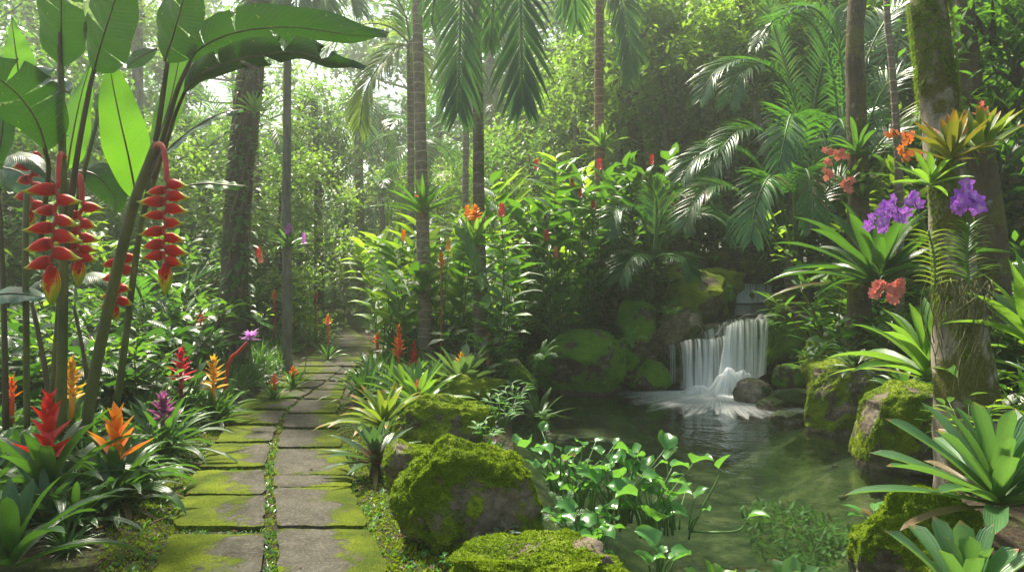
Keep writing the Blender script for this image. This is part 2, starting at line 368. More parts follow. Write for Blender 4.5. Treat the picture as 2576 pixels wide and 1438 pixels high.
col = s.mix(under, s.mix(mk, c, mc), bed)
pr = s.a('BsdfPrincipled', {'Base Color': col, 'Roughness': .9, 'Specular IOR Level': .2})
s.l.new(s.bump(s.math('ADD', n2, s.math('MULTIPLY', n3, .4)), .9, .04), pr.inputs['Normal']); M['soil'] = s.done(pr.outputs[0])
# water
def watermat(name, tint, rip, bstr, stretch=(1, 1, 1)):
    s = N(name); tc = s.a('TexCoord').outputs['Object']
    mp = s.a('Mapping', {'Vector': tc, 'Scale': stretch}).outputs[0]
    h = s.math('ADD', s.noise(rip, 4, mp, .5, .6), s.math('MULTIPLY', s.noise(rip * 4, 3, mp), .25))
    b = s.bump(h, bstr, .05)
    fr = s.a('Fresnel', {'IOR': 1.33, 'Normal': b}).outputs[0]
    gl = s.a('BsdfGlossy', {'Color': (1, 1, 1, 1), 'Roughness': .06, 'Normal': b}).outputs[0]
    tr = s.a('BsdfTransparent', {'Color': (*tint, 1)}).outputs[0]
    df = s.a('BsdfDiffuse', {'Color': (.05, .085, .05, 1)}).outputs[0]
    body = s.a('MixShader', {0: .05, 1: tr, 2: df}).outputs[0]
    f = s.math('MINIMUM', s.math('MULTIPLY', fr, 1.5), 1.0)
    return s.done(s.a('MixShader', {0: f, 1: body, 2: gl}).outputs[0])
M['water'] = watermat('pond_water', (.64, .80, .68), 2.2, .35)
M['stream'] = watermat('stream_water', (.6, .62, .45), 3.0, .5, (2.5, 1, 1))
# falling water: white threads with gaps, uv.x across, uv.y down
def fallmat(name, su, sv, lo, hi, amax=.95):
    s = N(name); uvn = s.a('UVMap').outputs[0]; sp = s.a('SeparateXYZ', {0: uvn}); u, v = sp.outputs[0], sp.outputs[1]
    vec = s.a('CombineXYZ', {0: s.math('MULTIPLY', u, su), 1: s.math('MULTIPLY', v, sv), 2: 0.0}).outputs[0]
    vec2 = s.a('CombineXYZ', {0: s.math('MULTIPLY', u, su * 3.3), 1: s.math('MULTIPLY', v, sv * .8), 2: 4.0}).outputs[0]
    n = s.math('ADD', s.math('MULTIPLY', s.noise(1, 3, vec, .5), .65), s.math('MULTIPLY', s.noise(1, 2, vec2), .35))
    n = s.math('ADD', n, s.math('MULTIPLY', s.attr('moss'), .32))
    a = s.ramp(n, [(lo, 0.02), (hi, amax)])
    ew = s.a('Principled' if False else 'BsdfDiffuse', {'Color': (.95, .97, 1.0, 1)}).outputs[0]
    trl = s.a('BsdfTranslucent', {'Color': (.95, .97, 1.0, 1)}).outputs[0]
    wh = s.a('MixShader', {0: .5, 1: ew, 2: trl}).outputs[0]
    tr = s.a('BsdfTransparent', {'Color': (.86, .9, .9, 1)}).outputs[0]
    return s.done(s.a('MixShader', {0: a, 1: tr, 2: wh}).outputs[0])
M['fall'] = fallmat('falling_water', 13, .45, .45, .66)
M['foam'] = fallmat('foam', 9, 1.1, .34, .95)

# ------------------------------------------------------------------ mesh builder
class MB:
    def __init__(s): s.v = []; s.f = []; s.uv = []; s.r = []; s.mo = []; s.sm = True
    def add(s, p, uv=(0, 0), r=.5, m=0.0):
        s.v.append(p[:]); s.uv.append(uv); s.r.append(r); s.mo.append(m); return len(s.v) - 1
    def mesh(s, name, mat):
        me = bpy.data.meshes.new(name); me.from_pydata(s.v, [], s.f)
        me.polygons.foreach_set('use_smooth', [s.sm] * len(me.polygons))
        li = [0] * len(me.loops); me.loops.foreach_get('vertex_index', li)
        ul = me.uv_layers.new(name='UVMap'); fl = []
        for i in li: fl += s.uv[i]
        ul.data.foreach_set('uv', fl)
        a = me.attributes.new('rnd', 'FLOAT', 'POINT'); a.data.foreach_set('value', s.r)
        if any(s.mo):
            a = me.attributes.new('moss', 'FLOAT', 'POINT'); a.data.foreach_set('value', s.mo)
        me.materials.append(M[mat] if isinstance(mat, str) else mat); me.update()
        return me
def strap_p(t): return (.62 + .38 * min(1, t * 4)) * (1 - max(0, (t - .55) / .45) ** 2.2) + .001
def ellip_p(t): return max(.001, sin(pi * t ** .85)) ** .8
def lance_p(t): return max(.001, sin(pi * t ** .62)) ** 1.1
def grass_p(t): return (.7 + .3 * min(1, t * 5)) * (1 - t ** 2.5) + .001
def tongue_p(t): return (.55 + .45 * min(1, t * 3)) * (1 - max(0, (t - .8) / .2) ** 2.5) + .001
def heart_p(t): return max(.001, sin(pi * (t ** .55))) ** .75
def blade(mb, p, d, L, w, n=6, droop=1.0, fold=.25, prof=strap_p, r=None, up=None, roll=0.0, curl=0.0, wav=0.0):
    """A leaf grown from p along d that bends down under its own weight."""
    p = V(p); d = V(d).normalized(); r = R() if r is None else r
    up = V((0, 0, 1)) if up is None else V(up)
    side = d.cross(up)
    if side.length < .05: side = V((cos(r * 40), sin(r * 40), 0))
    side.normalize()
    if roll: side = Matrix.Rotation(roll, 3, d) @ side
    ds = L / n; rows = []; ph = R() * 6
    wide = w > .075 and n >= 6
    for i in range(n + 1):
        t = i / n; h = w * prof(t) * .5
        nr = side.cross(d).normalized()
        fo = fold * h
        wv = wav * h * sin(ph + t * 9)
        if wide: rows.append(tuple(mb.add(p + side * h * q + nr * (fo * q * q + wv * -q * abs(q)), (.5 + q / 2, t), r) for q in (-1, -.55, 0, .55, 1)))
        else: rows.append((mb.add(p - side * h + nr * (fo + wv), (0, t), r), mb.add(p, (.5, t), r), mb.add(p + side * h + nr * (fo - wv), (1, t), r)))
        p = p + d * ds
        d = d + V((0, 0, -1)) * (droop * ds / max(L, .01) * (.4 + 1.2 * t))
        if curl: d = d - nr * curl * ds / L
        d.normalize()
        s2 = side - d * side.dot(d)
        if s2.length > .01: side = s2.normalized()
    for a, b in zip(rows, rows[1:]):
        for q in range(len(a) - 1): mb.f.append((a[q], a[q + 1], b[q + 1], b[q]))
    return p
def tube(mb, pts, rad, n=8, cap=True, r=None, wob=0.0, flat=1.0):
    pts = [V(p) for p in pts]; r = R() if r is None else r
    if not isinstance(rad, (list, tuple)): rad = [rad] * len(pts)
    rings = []; ref = V((0, 1, 0)) if abs((pts[-1] - pts[0]).normalized().y) < .8 else V((1, 0, 0))
    acc = 0
    for i, p in enumerate(pts):
        t = (pts[min(i + 1, len(pts) - 1)] - pts[max(i - 1, 0)]).normalized()
        a = t.cross(ref).normalized(); b = a.cross(t).normalized()
        if i: acc += (p - pts[i - 1]).length
        rg = []
        for k in range(n):
            an = 2 * pi * k / n; q = rad[i] * (1 + (wob * noise.noise(V((cos(an) * 1.3, sin(an) * 1.3, acc * 2.5 + r * 20))) if wob else 0))
            rg.append(mb.add(p + a * cos(an) * q + b * sin(an) * q * flat, (k / n, i / max(1, len(pts) - 1)), r))
        rings.append(rg)
    for A, B in zip(rings, rings[1:]):
        for k in range(n): mb.f.append((A[k], A[(k + 1) % n], B[(k + 1) % n], B[k]))
    if cap:
        mb.f.append(tuple(rings[-1])); mb.f.append(tuple(reversed(rings[0])))
def spline(P, n):
    """Catmull-Rom through P (vectors or tuples of floats), n points."""
    P = [V(p) for p in P]; Q = [P[0] * 2 - P[1]] + P + [P[-1] * 2 - P[-2]]; out = []
    m = len(P) - 1
    for i in range(n):
        x = i / (n - 1) * m; k = min(int(x), m - 1); t = x - k
        a, b, c, d = Q[k:k + 4]
        out.append(.5 * ((2 * b) + (c - a) * t + (2 * a - 5 * b + 4 * c - d) * t * t + (3 * b - 3 * c + d - a) * t ** 3))
    return out
def leafpath(mb, pts, wl, wr, nrm, n=26, prof=ellip_p, cols=3, cup=.12, tears=(), r=None, wav=.05, sag=0.0):
    """A broad leaf along a midrib: wl/wr half widths, tears = [(side, t, gap)] slits running in from the edge."""
    r = U(.25, .85) if r is None else r; nrm = V(nrm).normalized(); C = spline(pts, 80); ph = R() * 6
    def at(t):
        x = t * 79; k = min(78, int(x)); return C[k].lerp(C[k + 1], x - k), (C[k + 1] - C[k]).normalized()
    for sd, w in ((-1, wl), (1, wr)):
        ts = [i / n for i in range(n + 1)]
        cuts = {}
        for (q, t, g) in tears:
            if q == sd: cuts[min(range(1, n), key=lambda i: abs(ts[i] - t))] = g
        rows = []
        for i, t in enumerate(ts):
            for var in ((0,) if i not in cuts else (-1, 1)):
                row = []
                for c in range(cols + 1):
                    q = c / cols
                    tt = t + (var * cuts.get(i, 0) * q if i in cuts else 0) + .05 * q * sin(pi * t) * .6
                    tt = min(1, max(0, tt)); p, d = at(tt)
                    side = d.cross(nrm).normalized() * sd
                    nn = side.cross(d).normalized() * sd
                    h = w * prof(t) * q
                    z = cup * w * (q * q) * -1 + wav * w * q * sin(ph + t * 23 + sd) + noise.noise(V((t * 4, q, r * 30 + sd))) * w * .10 * q
                    pos = p + side * h + nn * z + V((0, 0, -sag * h * q))
                    row.append(mb.add(pos, (.5 + sd * .5 * q, t), r))
                rows.append((row, var == -1))
        for (a, br), (b, _) in zip(rows, rows[1:]):
            if br: continue
            for c in range(cols):
                mb.f.append((a[c], a[c + 1], b[c + 1], b[c]) if sd > 0 else (a[c], b[c], b[c + 1], a[c + 1]))
def frond(mb, pts, Lm, n=34, wl=.03, ang=55, droop=.8, upv=(0, 0, 1), seg=4, jit=.12, vee=.25, start=.12, st=None, rl=None):
    """Feather frond: leaflets down both sides of a rachis."""
    C = spline(pts, 60); up = V(upv); base = R() if rl is None else rl
    for i in range(n):
        t = start + (1 - start) * (i + .5) / n
        x = t * 59; k = min(58, int(x)); p = C[k].lerp(C[k + 1], x - k); d = (C[k + 1] - C[k]).normalized()
        side = d.cross(up)
        if side.length < .05: side = V((1, 0, 0))
        side.normalize(); nr = side.cross(d).normalized()
        q = (t - start) / (1 - start)
        L = Lm * (.45 + .55 * sin(pi * min(1, q * 1.25 + .12)) if q < .6 else .999 * (1 - .62 * ((q - .6) / .4) ** 1.5))
        for sg in (-1, 1):
            a = radians(ang * (1 - .45 * q)) + U(-jit, jit)
            dd = d * cos(a) + side * sg * sin(a) + nr * (vee + U(-jit, jit) * .6)
            blade(mb, p, dd, L * U(.85, 1.08), wl, seg, droop * U(.7, 1.3), .35, lance_p, r=min(1, max(0, base + U(-.22, .22))), up=nr)
    if st is not None:
        tube(st, C[::4] + [C[-1]], [.011 + .012 * (1 - i / 15) for i in range(16)][:len(C[::4]) + 1] if Lm > .3 else .006, 5)

# ------------------------------------------------------------------ objects
THINGS = []
def ob(name, data, parent=None, loc=None, rot=None, sc=None):
    o = bpy.data.objects.new(name, data); COL.objects.link(o)
    if parent is not None: o.parent = parent
    if loc is not None: o.location = loc
    if rot is not None: o.rotation_euler = rot
    if sc is not None: o.scale = sc if hasattr(sc, '__len__') else (sc,) * 3
    return o
def tagt(o, cat, look, group=None, at=None, fixed=False):
    """look: the look of the thing; where it stands is added at the end unless fixed."""
    o['category'] = cat; o['label'] = look
    if group: o['group'] = group
    THINGS.append([o, look, at, fixed]); return o
def struct(name, me): o = ob(name, me); o['kind'] = 'structure'; return o
def stuff(name, me): o = ob(name, me); o['kind'] = 'stuff'; return o
class Proto:
    """name, category, list of (part name, mesh, index of the parent part or None)."""
    def __init__(s, name, cat, parts): s.name, s.cat, s.parts = name, cat, parts
def put(pr, loc, rz=0, sc=1, look='', group=None, tilt=(0, 0), fixed=False, single=False, mid=.3):
    rot = Euler((tilt[0], tilt[1], rz))
    if len(pr.parts) == 1:
        o = ob(pr.name, pr.parts[0][1], None, loc, rot, sc)
    else:
        o = ob(pr.name, None, None, loc, rot, sc); made = []
        for nm, me, par in pr.parts:
            made.append(ob(nm, me, o if par is None else made[par]))
    tagt(o, pr.cat, look, group, V(loc) + V((0, 0, mid)), fixed)
    return o
def root(name, loc): o = ob(name, None, None, loc); return o
def localise(mb, o): 
    L = V(o.location); mb.v = [tuple(V(p) - L) for p in mb.v]
def part(name, mb, mat, parent):
    """mb in world coordinates -> child of parent (roots are unrotated and unscaled)."""
    localise(mb, parent) if parent.parent is None else localise2(mb, parent)
    return ob(name, mb.mesh(name, mat), parent)
def localise2(mb, o):
    L = V((0, 0, 0)); q = o
    while q is not None: L = L + V(q.location); q = q.parent
    mb.v = [tuple(V(p) - L) for p in mb.v]

# ================================================================== GROUND, PATH, WATER
def grid(xs, ys, fz, mat, name):
    mb = MB(); nx = len(xs)
    for y in ys:
        for x in xs: mb.add((x, y, fz(x, y)), (x, y))
    for j in range(len(ys) - 1):
        for i in range(nx - 1):
            a = j * nx + i; mb.f.append((a, a + 1, a + nx + 1, a + nx))
    return mb.mesh(name, mat)
def lin(a, b, n): return [a + (b - a) * i / (n - 1) for i in range(n)]
xs = [-160, -80, -40, -25, -16, -12] + lin(-9, -2.6, 30) + lin(-2.5, 7.5, 150) + [8, 8.6, 9.4, 10.5, 12, 14, 17, 21, 26, 40, 80, 160]
ys = [-30, -10, 0, 1.5, 2.5] + lin(3, 14, 170) + lin(14.15, 28, 60) + [29, 31, 34, 38, 44, 52, 65, 90, 140, 220]
def gfar(x, y): return gz(x, y)
struct('ground', grid(xs, ys, gfar, 'soil', 'ground'))

# paving slabs: two columns, then one
path = MB(); path.sm = False
def slab(quad, th, mossf, seed):
    """quad: 4 ground points (near left, near right, far right, far left)."""
    nu, nv = 16, 8; rnd = R(); tz = [U(-.008, .008) for _ in range(4)]; rows = []
    nl, nr_, fr, fl = quad
    for j in range(nv + 1):
        v = j / nv; row = []
        for i in range(nu + 1):
            u = i / nu
            p = nl.lerp(nr_, u).lerp(fl.lerp(fr, u), v)
            z = (tz[0] * (1 - u) + tz[1] * u) * (1 - v) + (tz[3] * (1 - u) + tz[2] * u) * v
            e = min(u, 1 - u, v, 1 - v)
            j_ = (V((noise.noise(p * 6), noise.noise(p * 6 + V((9, 0, 0))), 0)) * .024 + V((noise.noise(p * 23), noise.noise(p * 23 + V((9, 0, 0))), 0)) * .014) * (1 if e < .001 else 0)
            if min(u, 1 - u) < .001 and min(v, 1 - v) < .001: j_ += ((nl + fr) * .5 - p).normalized() * .02
            zz = -.010 if e < .001 else 0
            pp = p + j_ + V((0, 0, z + zz + noise.noise(p * 3) * .006))
            row.append(path.add(pp, (u, v), rnd, max(.001, mossf(u, v))))
        rows.append(row)
    for a, b in zip(rows, rows[1:]):
        for i in range(nu): path.f.append((a[i], a[i + 1], b[i + 1], b[i]))
    loop = rows[0] + [r[-1] for r in rows[1:]] + rows[-1][-2::-1] + [r[0] for r in rows[-2:0:-1]]
    low = [path.add(V(path.v[k]) - V((0, 0, th)), (0, 0), rnd, max(.001, path.mo[k] * .6)) for k in loop]
    for k in range(len(loop)):
        k2 = (k + 1) % len(loop); path.f.append((loop[k2], loop[k], low[k], low[k2]))
def xs_at(T_, d): return interp(T_, d)
def rowslab(y0, y1, a, b, mossf, gx=.0):
    """screen rows y0 (near) .. y1 (far); a, b give X(d) of the left and right edge."""
    d0, d1 = GD(y0), GD(y1)
    q = [V((a(d0), d0, pz(d0) + .012)), V((b(d0), d0, pz(d0) + .012)), V((b(d1), d1, pz(d1) + .012)), V((a(d1), d1, pz(d1) + .012))]
    slab(q, .07, mossf, 0)
Lf = lambda d: interp(TL, d) + noise.noise(V((d * 1.7, 5, 0))) * .04; Rf = lambda d: interp(TR, d) + noise.noise(V((d * 1.9, 8, 0))) * .05
Gf = lambda d: .033 * (1 if d < 7 else max(.25, 1 - (d - 7) / 6))
Cl = lambda d: interp(TC, d) - Gf(d) * 1.15; Cr = lambda d: interp(TC, d) + Gf(d) * 1.15
me_ = lambda v: max(0, .14 - min(v, 1 - v)) * 2.2
mL = lambda u, v: .98 - u * .74 + me_(v); mR = lambda u, v: .19 + max(0, u - .42) * 1.3 + me_(v) + max(0, .10 - u) * 2.5
leftrows = [(1620,1478),(1470,1342),(1321,1246),(1243,1182),(1173,1114),(1110,1070),(1064,1031),(1026,1003),(999,978),(974,958),(954,940),(936,923)]
rightrows = [(1600,1460),(1452,1331),(1323,1227),(1223,1194),(1191,1128),(1123,1079),(1075,1042),(1037,1005),(1001,981),(977,960),(956,943),(939,925)]
for a, b in leftrows: rowslab(a, b, Lf, Cl, mL)
for a, b in rightrows: rowslab(a, b, Cr, Rf, mR)
ys_ = [920,907,895,884,874,865,857,849,842,835,829,823,817,811,806,801,796,791,787,783,779,776]
for k, (a, b) in enumerate(zip(ys_, ys_[1:])):
    g_ = (a - b) * .07
    if k % 3 != 1:
        sh = U(-.12, .12)
        rowslab(a - g_, b, Lf, lambda d: Cl(d) + sh + .03, lambda u, v: .62 - u * .3)
        rowslab(a - g_, b, lambda d: Cr(d) + sh - .03, Rf, lambda u, v: .25 + u * .40)
    else: rowslab(a - g_, b, Lf, Rf, lambda u, v: .36 + abs(u - .5) * .6)
struct('path', path.mesh('path', 'slab'))

# water sheets
def polysheet(name, poly, z, mat, step=.25):
    mb = MB(); X0 = min(p[0] for p in poly) - .5; X1 = max(p[0] for p in poly) + .5; Y0 = min(p[1] for p in poly) - .5; Y1 = max(p[1] for p in poly) + .5
    x_ = lin(X0, X1, int((X1 - X0) / step)); y_ = lin(Y0, Y1, int((Y1 - Y0) / step)); idx = {}
    for j, y in enumerate(y_):
        for i, x in enumerate(x_): idx[i, j] = mb.add((x, y, z), (x, y))
    for j in range(len(y_) - 1):
        for i in range(len(x_) - 1):
            if pdist(poly, (x_[i] + x_[i + 1]) / 2, (y_[j] + y_[j + 1]) / 2) > -.38:
                mb.f.append((idx[i, j], idx[i + 1, j], idx[i + 1, j + 1], idx[i, j + 1]))
    return mb.mesh(name, mat)
struct('pond_water', polysheet('pond_water', POND, ZW, 'water'))
mb = MB()
prev = None
for Y, z in [(12.28, .97), (13, .972), (14.5, .974), (16, .976), (16.9, .978)]:
    c = stream_x(Y) + (.06 if Y < 13 else 0); w = .75
    a = mb.add((c - w, Y, z)); b = mb.add((c + w, Y, z))
    if prev: mb.f.append((prev[0], prev[1], b, a))
    prev = (a, b)
struct('upper_pool_water', mb.mesh('upper_pool_water', 'stream'))
mb = MB(); prev = None
for Y in (17.35, 19, 22, 26):
    c = stream_x(Y); a = mb.add((c - .8, Y, 1.44)); b = mb.add((c + .8, Y, 1.44))
    if prev: mb.f.append((prev[0], prev[1], b, a))
    prev = (a, b)
struct('stream_water', mb.mesh('stream_water', 'stream'))

# ================================================================== BOULDERS
TUFTS = {}
def boulder(cx, cy, hw, hh, d, look, dd=1.0, sub=5, mat='rock', moss=.0, seed=1, peak=0.0, tuft=0, name='mossy_boulder', flat=.0, rough=.20, lean=0.0, down=1.35):
    r3 = random.Random(seed); k = d / F
    hw *= 1.13; hh *= 1.13; rx, rz_ = hw * k, hh * k; ry = (rx + rz_) * .5 * dd
    c = W(cx, cy, d + ry * .5)
    rx *= 1 + ry * .5 / d; rz_ *= 1 + ry * .5 / d
    bm = bmesh.new(); bmesh.ops.create_icosphere(bm, subdivisions=sub, radius=1)
    planes = [(V((r3.gauss(0, 1), r3.gauss(0, 1), r3.gauss(0, .8))).normalized(), r3.uniform(.62, .92)) for _ in range(9)]
    off = V((seed * 3.7, seed * 1.3, seed * 7.1))
    for v in bm.verts:
        p = v.co.copy(); n = p.normalized()
        p = V([(abs(c_) ** .82) * (1 if c_ > 0 else -1) for c_ in p])
        for pn, h in planes:
            q = p.dot(pn)
            if q > h: p -= pn * (q - h) * .85
        nn = noise.fractal(n * 1.6 + off, .9, 2.1, 5) * rough + noise.fractal(n * 6 + off, .8, 2.0, 4) * rough * .28
        p *= 1 + nn
        if peak: p.z += peak * max(0, 1 - sqrt((p.x + .25) ** 2 + p.y ** 2) * 1.3) 
        if flat and p.z > 1 - flat: p.z = 1 - flat + (p.z - 1 + flat) * .25
        if lean: p.x += lean * p.z
        if p.z < 0: p.z *= down
        v.co = V((p.x * rx, p.y * ry, p.z * rz_))
    me = bpy.data.meshes.new(name); bm.to_mesh(me); bm.free()
    me.polygons.foreach_set('use_smooth', [True] * len(me.polygons))
    a = me.attributes.new('moss', 'FLOAT', 'POINT'); vals = []
    for v in me.vertices:
        n = v.normal; q = .46 + .24 * n.z - .10 * n.x + moss + noise.fractal(v.co * 2.6 + off, .8, 2.1, 4) * .60
        zz = (c.z + v.co.z)
        if zz < ZW + .05 and zz > ZW - .5 and d > 4: q -= .5
        vals.append(q)
    a.data.foreach_set('value', vals); me.materials.append(M[mat])
    if tuft:
        o = ob(name, None, None, c)
        ob('stone', me, o)
        mb = MB(); P = me.polygons; vs = me.vertices; nP = len(P)
        for _ in range(tuft):
            f = P[r3.randrange(nP)]; m = sum(vals[i] for i in f.vertices) / len(f.vertices)
            if m + r3.uniform(-.12, .12) < .50 or f.normal.z < -.3 or f.normal.y > .75: continue
            w = [r3.random() for _ in f.vertices]; sw = sum(w); p = V((0, 0, 0))
            for wi, i in zip(w, f.vertices): p += vs[i].co * (wi / sw)
            g = noise.noise(p * 3 + off) * .5 + .5 + r3.uniform(-.25, .25)
            for _k in range(3):
                t = V((r3.gauss(0, 1), r3.gauss(0, 1), r3.gauss(0, 1))); t = (t - f.normal * t.dot(f.normal)).normalized(); L = r3.uniform(.006, .015)
                s_ = f.normal.cross(t) * L * .45; tip = p + f.normal * L * r3.uniform(.3, 1.0) + t * L * .8
                i0 = mb.add(p - s_ - f.normal * .003, (0, 0), g); i1 = mb.add(p + s_ - f.normal * .003, (1, 0), g); i2 = mb.add(tip, (.5, 1), g); mb.f.append((i0, i1, i2))
        ob('moss', mb.mesh('moss', 'moss'), o)
    else: o = ob(name, me, None, c)
    tagt(o, 'boulder', look, 'mossy boulders round the pond and stream', None, True)
    return o
boulder(1190, 1275, 152, 126, 4.35, 'large peaked mossy boulder between the paving and the pond plants', .9, 6, seed=3, peak=.32, tuft=36000, moss=.20, lean=-.08)
boulder(1378, 1470, 245, 118, 3.5, 'broad low mossy rock with bare brown top at the bottom edge', .75, 6, seed=5, tuft=30000, moss=.10, flat=.1)
boulder(1045, 1172, 70, 58, 5.1, 'small mossy rock tucked behind the large peaked boulder', 1, 5, seed=8, tuft=6000, moss=.1)
boulder(1115, 1070, 128, 68, 6.4, 'rounded mossy boulder beside the dark pink-hearted bromeliad', .9, 6, seed=11, tuft=16000, moss=.14)
boulder(1165, 978, 98, 34, 8.6, 'flat yellow-green mossy rock behind the rounded mossy boulder', 1, 5, seed=13, tuft=9000, moss=.22)
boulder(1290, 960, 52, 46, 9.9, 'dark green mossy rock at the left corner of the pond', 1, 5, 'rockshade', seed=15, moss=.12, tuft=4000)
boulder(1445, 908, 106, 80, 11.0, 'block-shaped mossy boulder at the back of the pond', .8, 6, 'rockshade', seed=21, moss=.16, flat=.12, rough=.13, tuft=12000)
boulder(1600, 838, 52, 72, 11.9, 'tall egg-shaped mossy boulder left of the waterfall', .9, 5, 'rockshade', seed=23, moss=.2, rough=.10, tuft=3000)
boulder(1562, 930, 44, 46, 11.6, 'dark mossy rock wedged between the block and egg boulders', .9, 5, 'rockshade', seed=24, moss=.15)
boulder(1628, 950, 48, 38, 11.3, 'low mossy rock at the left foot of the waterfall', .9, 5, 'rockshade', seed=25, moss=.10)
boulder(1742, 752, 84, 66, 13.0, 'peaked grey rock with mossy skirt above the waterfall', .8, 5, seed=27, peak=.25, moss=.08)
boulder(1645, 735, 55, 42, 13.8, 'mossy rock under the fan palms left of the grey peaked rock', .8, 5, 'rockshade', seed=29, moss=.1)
boulder(1812, 708, 52, 36, 15.0, 'green mossy rock behind the grey peaked rock', .8, 4, seed=31, moss=.18)
boulder(1830, 748, 26, 27, 13.9, 'small round mossy rock at the left edge of the upper cascade', .9, 4, 'rockshade', seed=33, moss=.22)
boulder(1850, 672, 105, 42, 18.5, 'broad weathered rock behind the upper cascade', .7, 5, seed=35, moss=.12)
boulder(1720, 880, 74, 92, 12.1, 'wet dark boulder under the left of the waterfall', .9, 5, 'rockwet', seed=37, moss=-.25, rough=.08, name='wet_boulder', lean=-.1)
boulder(1840, 910, 115, 98, 12.4, 'wet dark ledge rock behind the falling water', .55, 5, 'rockwet', seed=39, moss=-.35, rough=.1, flat=.12, name='wet_boulder')
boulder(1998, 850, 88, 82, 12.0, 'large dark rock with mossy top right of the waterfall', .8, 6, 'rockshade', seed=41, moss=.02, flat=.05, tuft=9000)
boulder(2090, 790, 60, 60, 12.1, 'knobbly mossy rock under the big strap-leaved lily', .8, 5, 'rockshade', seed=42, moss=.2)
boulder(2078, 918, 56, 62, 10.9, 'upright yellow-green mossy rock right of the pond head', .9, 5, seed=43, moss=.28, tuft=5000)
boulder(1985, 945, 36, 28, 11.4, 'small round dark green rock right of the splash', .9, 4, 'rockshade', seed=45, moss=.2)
boulder(2140, 1000, 122, 94, 8.3, 'sloping mossy boulder running down to the right bank', .8, 6, seed=47, moss=.17, lean=.25, tuft=15000, rough=.14)
boulder(2290, 1085, 128, 108, 6.6, 'big sloping mossy boulder with ferns on the right bank', .8, 6, seed=49, moss=.12, lean=.22, tuft=15000, rough=.14)
boulder(2310, 1385, 150, 140, 4.2, 'bright mossy rock under the big bromeliad at lower right', .9, 6, seed=51, moss=.26, tuft=26000)
boulder(2110, 722, 36, 42, 13.3, 'knob of yellow moss beneath the strap-leaved lily', .9, 4, seed=53, moss=.3)
boulder(1952, 755, 26, 16, 14.0, 'small mossy stone at the right edge of the upper cascade', .9, 4, seed=55, moss=.3)
boulder(1900, 990, 44, 34, 10.2, 'small wet black stone in the splash of the waterfall', 1, 4, 'rockwet', seed=57, moss=-.2, name='wet_stone')
boulder(1935, 1022, 36, 18, 9.7, 'flat wet stone just below the splash stone', 1, 4, 'rockwet', seed=58, moss=-.1, name='wet_stone')
boulder(2000, 1002, 52, 22, 9.9, 'low dark stone with moss right of the splash', 1, 4, 'rockwet', seed=59, moss=.2, name='wet_stone')
boulder(1990, 1052, 44, 17, 8.9, 'flat half-sunken wet stone off the sloping boulder', 1, 4, 'rockwet', seed=60, moss=-.1, name='wet_stone')
for (x, y, hw, hh, d, lk) in [(2150, 1150, 130, 20, 8.4, 'long brown sunken rock below the sloping boulder'), (2260, 1262, 95, 24, 6.7, 'dark brown sunken rock off the right bank'),
                              (2010, 1490, 190, 40, 4.9, 'large brown sunken rock at the bottom of the pond'), (1480, 1100, 110, 12, 9.4, 'flat sunken rock in the left of the pond')]:
    boulder(x, y, hw, hh, d, lk, 1.1, 4, 'rockunder', seed=int(x), moss=-.1, name='sunken_rock', down=1.0)

# ================================================================== WATERFALL
def sheet(name, tops, bots, mat, nu=50, nv=20, bow=.12, mossf=None, zfun=None):
    mb = MB(); rows = []
    T = spline(tops, nu); B = spline(bots, nu)
    for j in range(nv + 1):
        v = j / nv; row = []
        for i in range(nu):
            p = T[i].lerp(B[i], v)
            p.z = T[i].z + (B[i].z - T[i].z) * (v ** 1.55)
            p.y -= bow * sin(pi * v ** .6) * .5
            w = noise.noise(V((i * .33, v * .7, 2.0))); p.y += w * .05; p.x += noise.noise(V((i * .2, v * 1.2, 7.0))) * .025
            row.append(mb.add(p, (i / (nu - 1), v), .5, (mossf(i / (nu - 1), v) if mossf else 0) + .0001))
        rows.append(row)
    for a, b in zip(rows, rows[1:]):
        for i in range(nu - 1): mb.f.append((a[i], b[i], b[i + 1], a[i + 1]))
    return mb.mesh(name, mat)

wf = ob('waterfall', None, None, W(1815, 975, 11.6)); wf['kind'] = 'structure'
def addsheet(nm, *a, **k):
    me = sheet(nm, *a, **k); L = wf.location
    for v in me.vertices: v.co -= L
    ob(nm, me, wf)
addsheet('water_curtain', [W(1698, 866, 11.75), W(1740, 852, 11.6), (W(1790, 852, 11.6)), W(1840, 838, 11.6)], [W(1712, 978, 11.35), W(1745, 980, 11.2), W(1790, 985, 11.15), W(1835, 985, 11.1)], 'fall', nv=24, mossf=lambda u, v: (.22 if u > .15 else -.2) + v * .35 - .30 * (abs(u - .36) < .05) - .25 * (abs(u - .72) < .04))
addsheet('water_curtain', [W(1826, 822, 11.7), W(1855, 806, 11.8), W(1890, 803, 11.9), W(1930, 806, 11.9)], [W(1800, 985, 11.0), W(1850, 985, 11.05), W(1892, 960, 11.25), W(1920, 942, 11.4)], 'fall', nv=24, mossf=lambda u, v: (.40 - u * .55) + v * .45)
addsheet('water_curtain', [W(1760, 842, 11.9), W(1830, 806, 12.1), W(1880, 800, 12.2), W(1930, 800, 12.2)], [W(1770, 985, 11.35), W(1830, 975, 11.4), W(1880, 955, 11.6), W(1926, 940, 11.7)], 'fall', nv=24, mossf=lambda u, v: -.05 + v * .2)
addsheet('water_slide', [W(1812, 789, 12.4), W(1850, 789, 12.4), W(1890, 789, 12.4), W(1938, 789, 12.4)], [W(1702, 862, 11.75), W(1790, 848, 11.65), W(1850, 812, 11.8), W(1932, 806, 11.9)], 'fall', nv=10, bow=-.1, mossf=lambda u, v: -.22 - (.2 if u < .3 else 0))
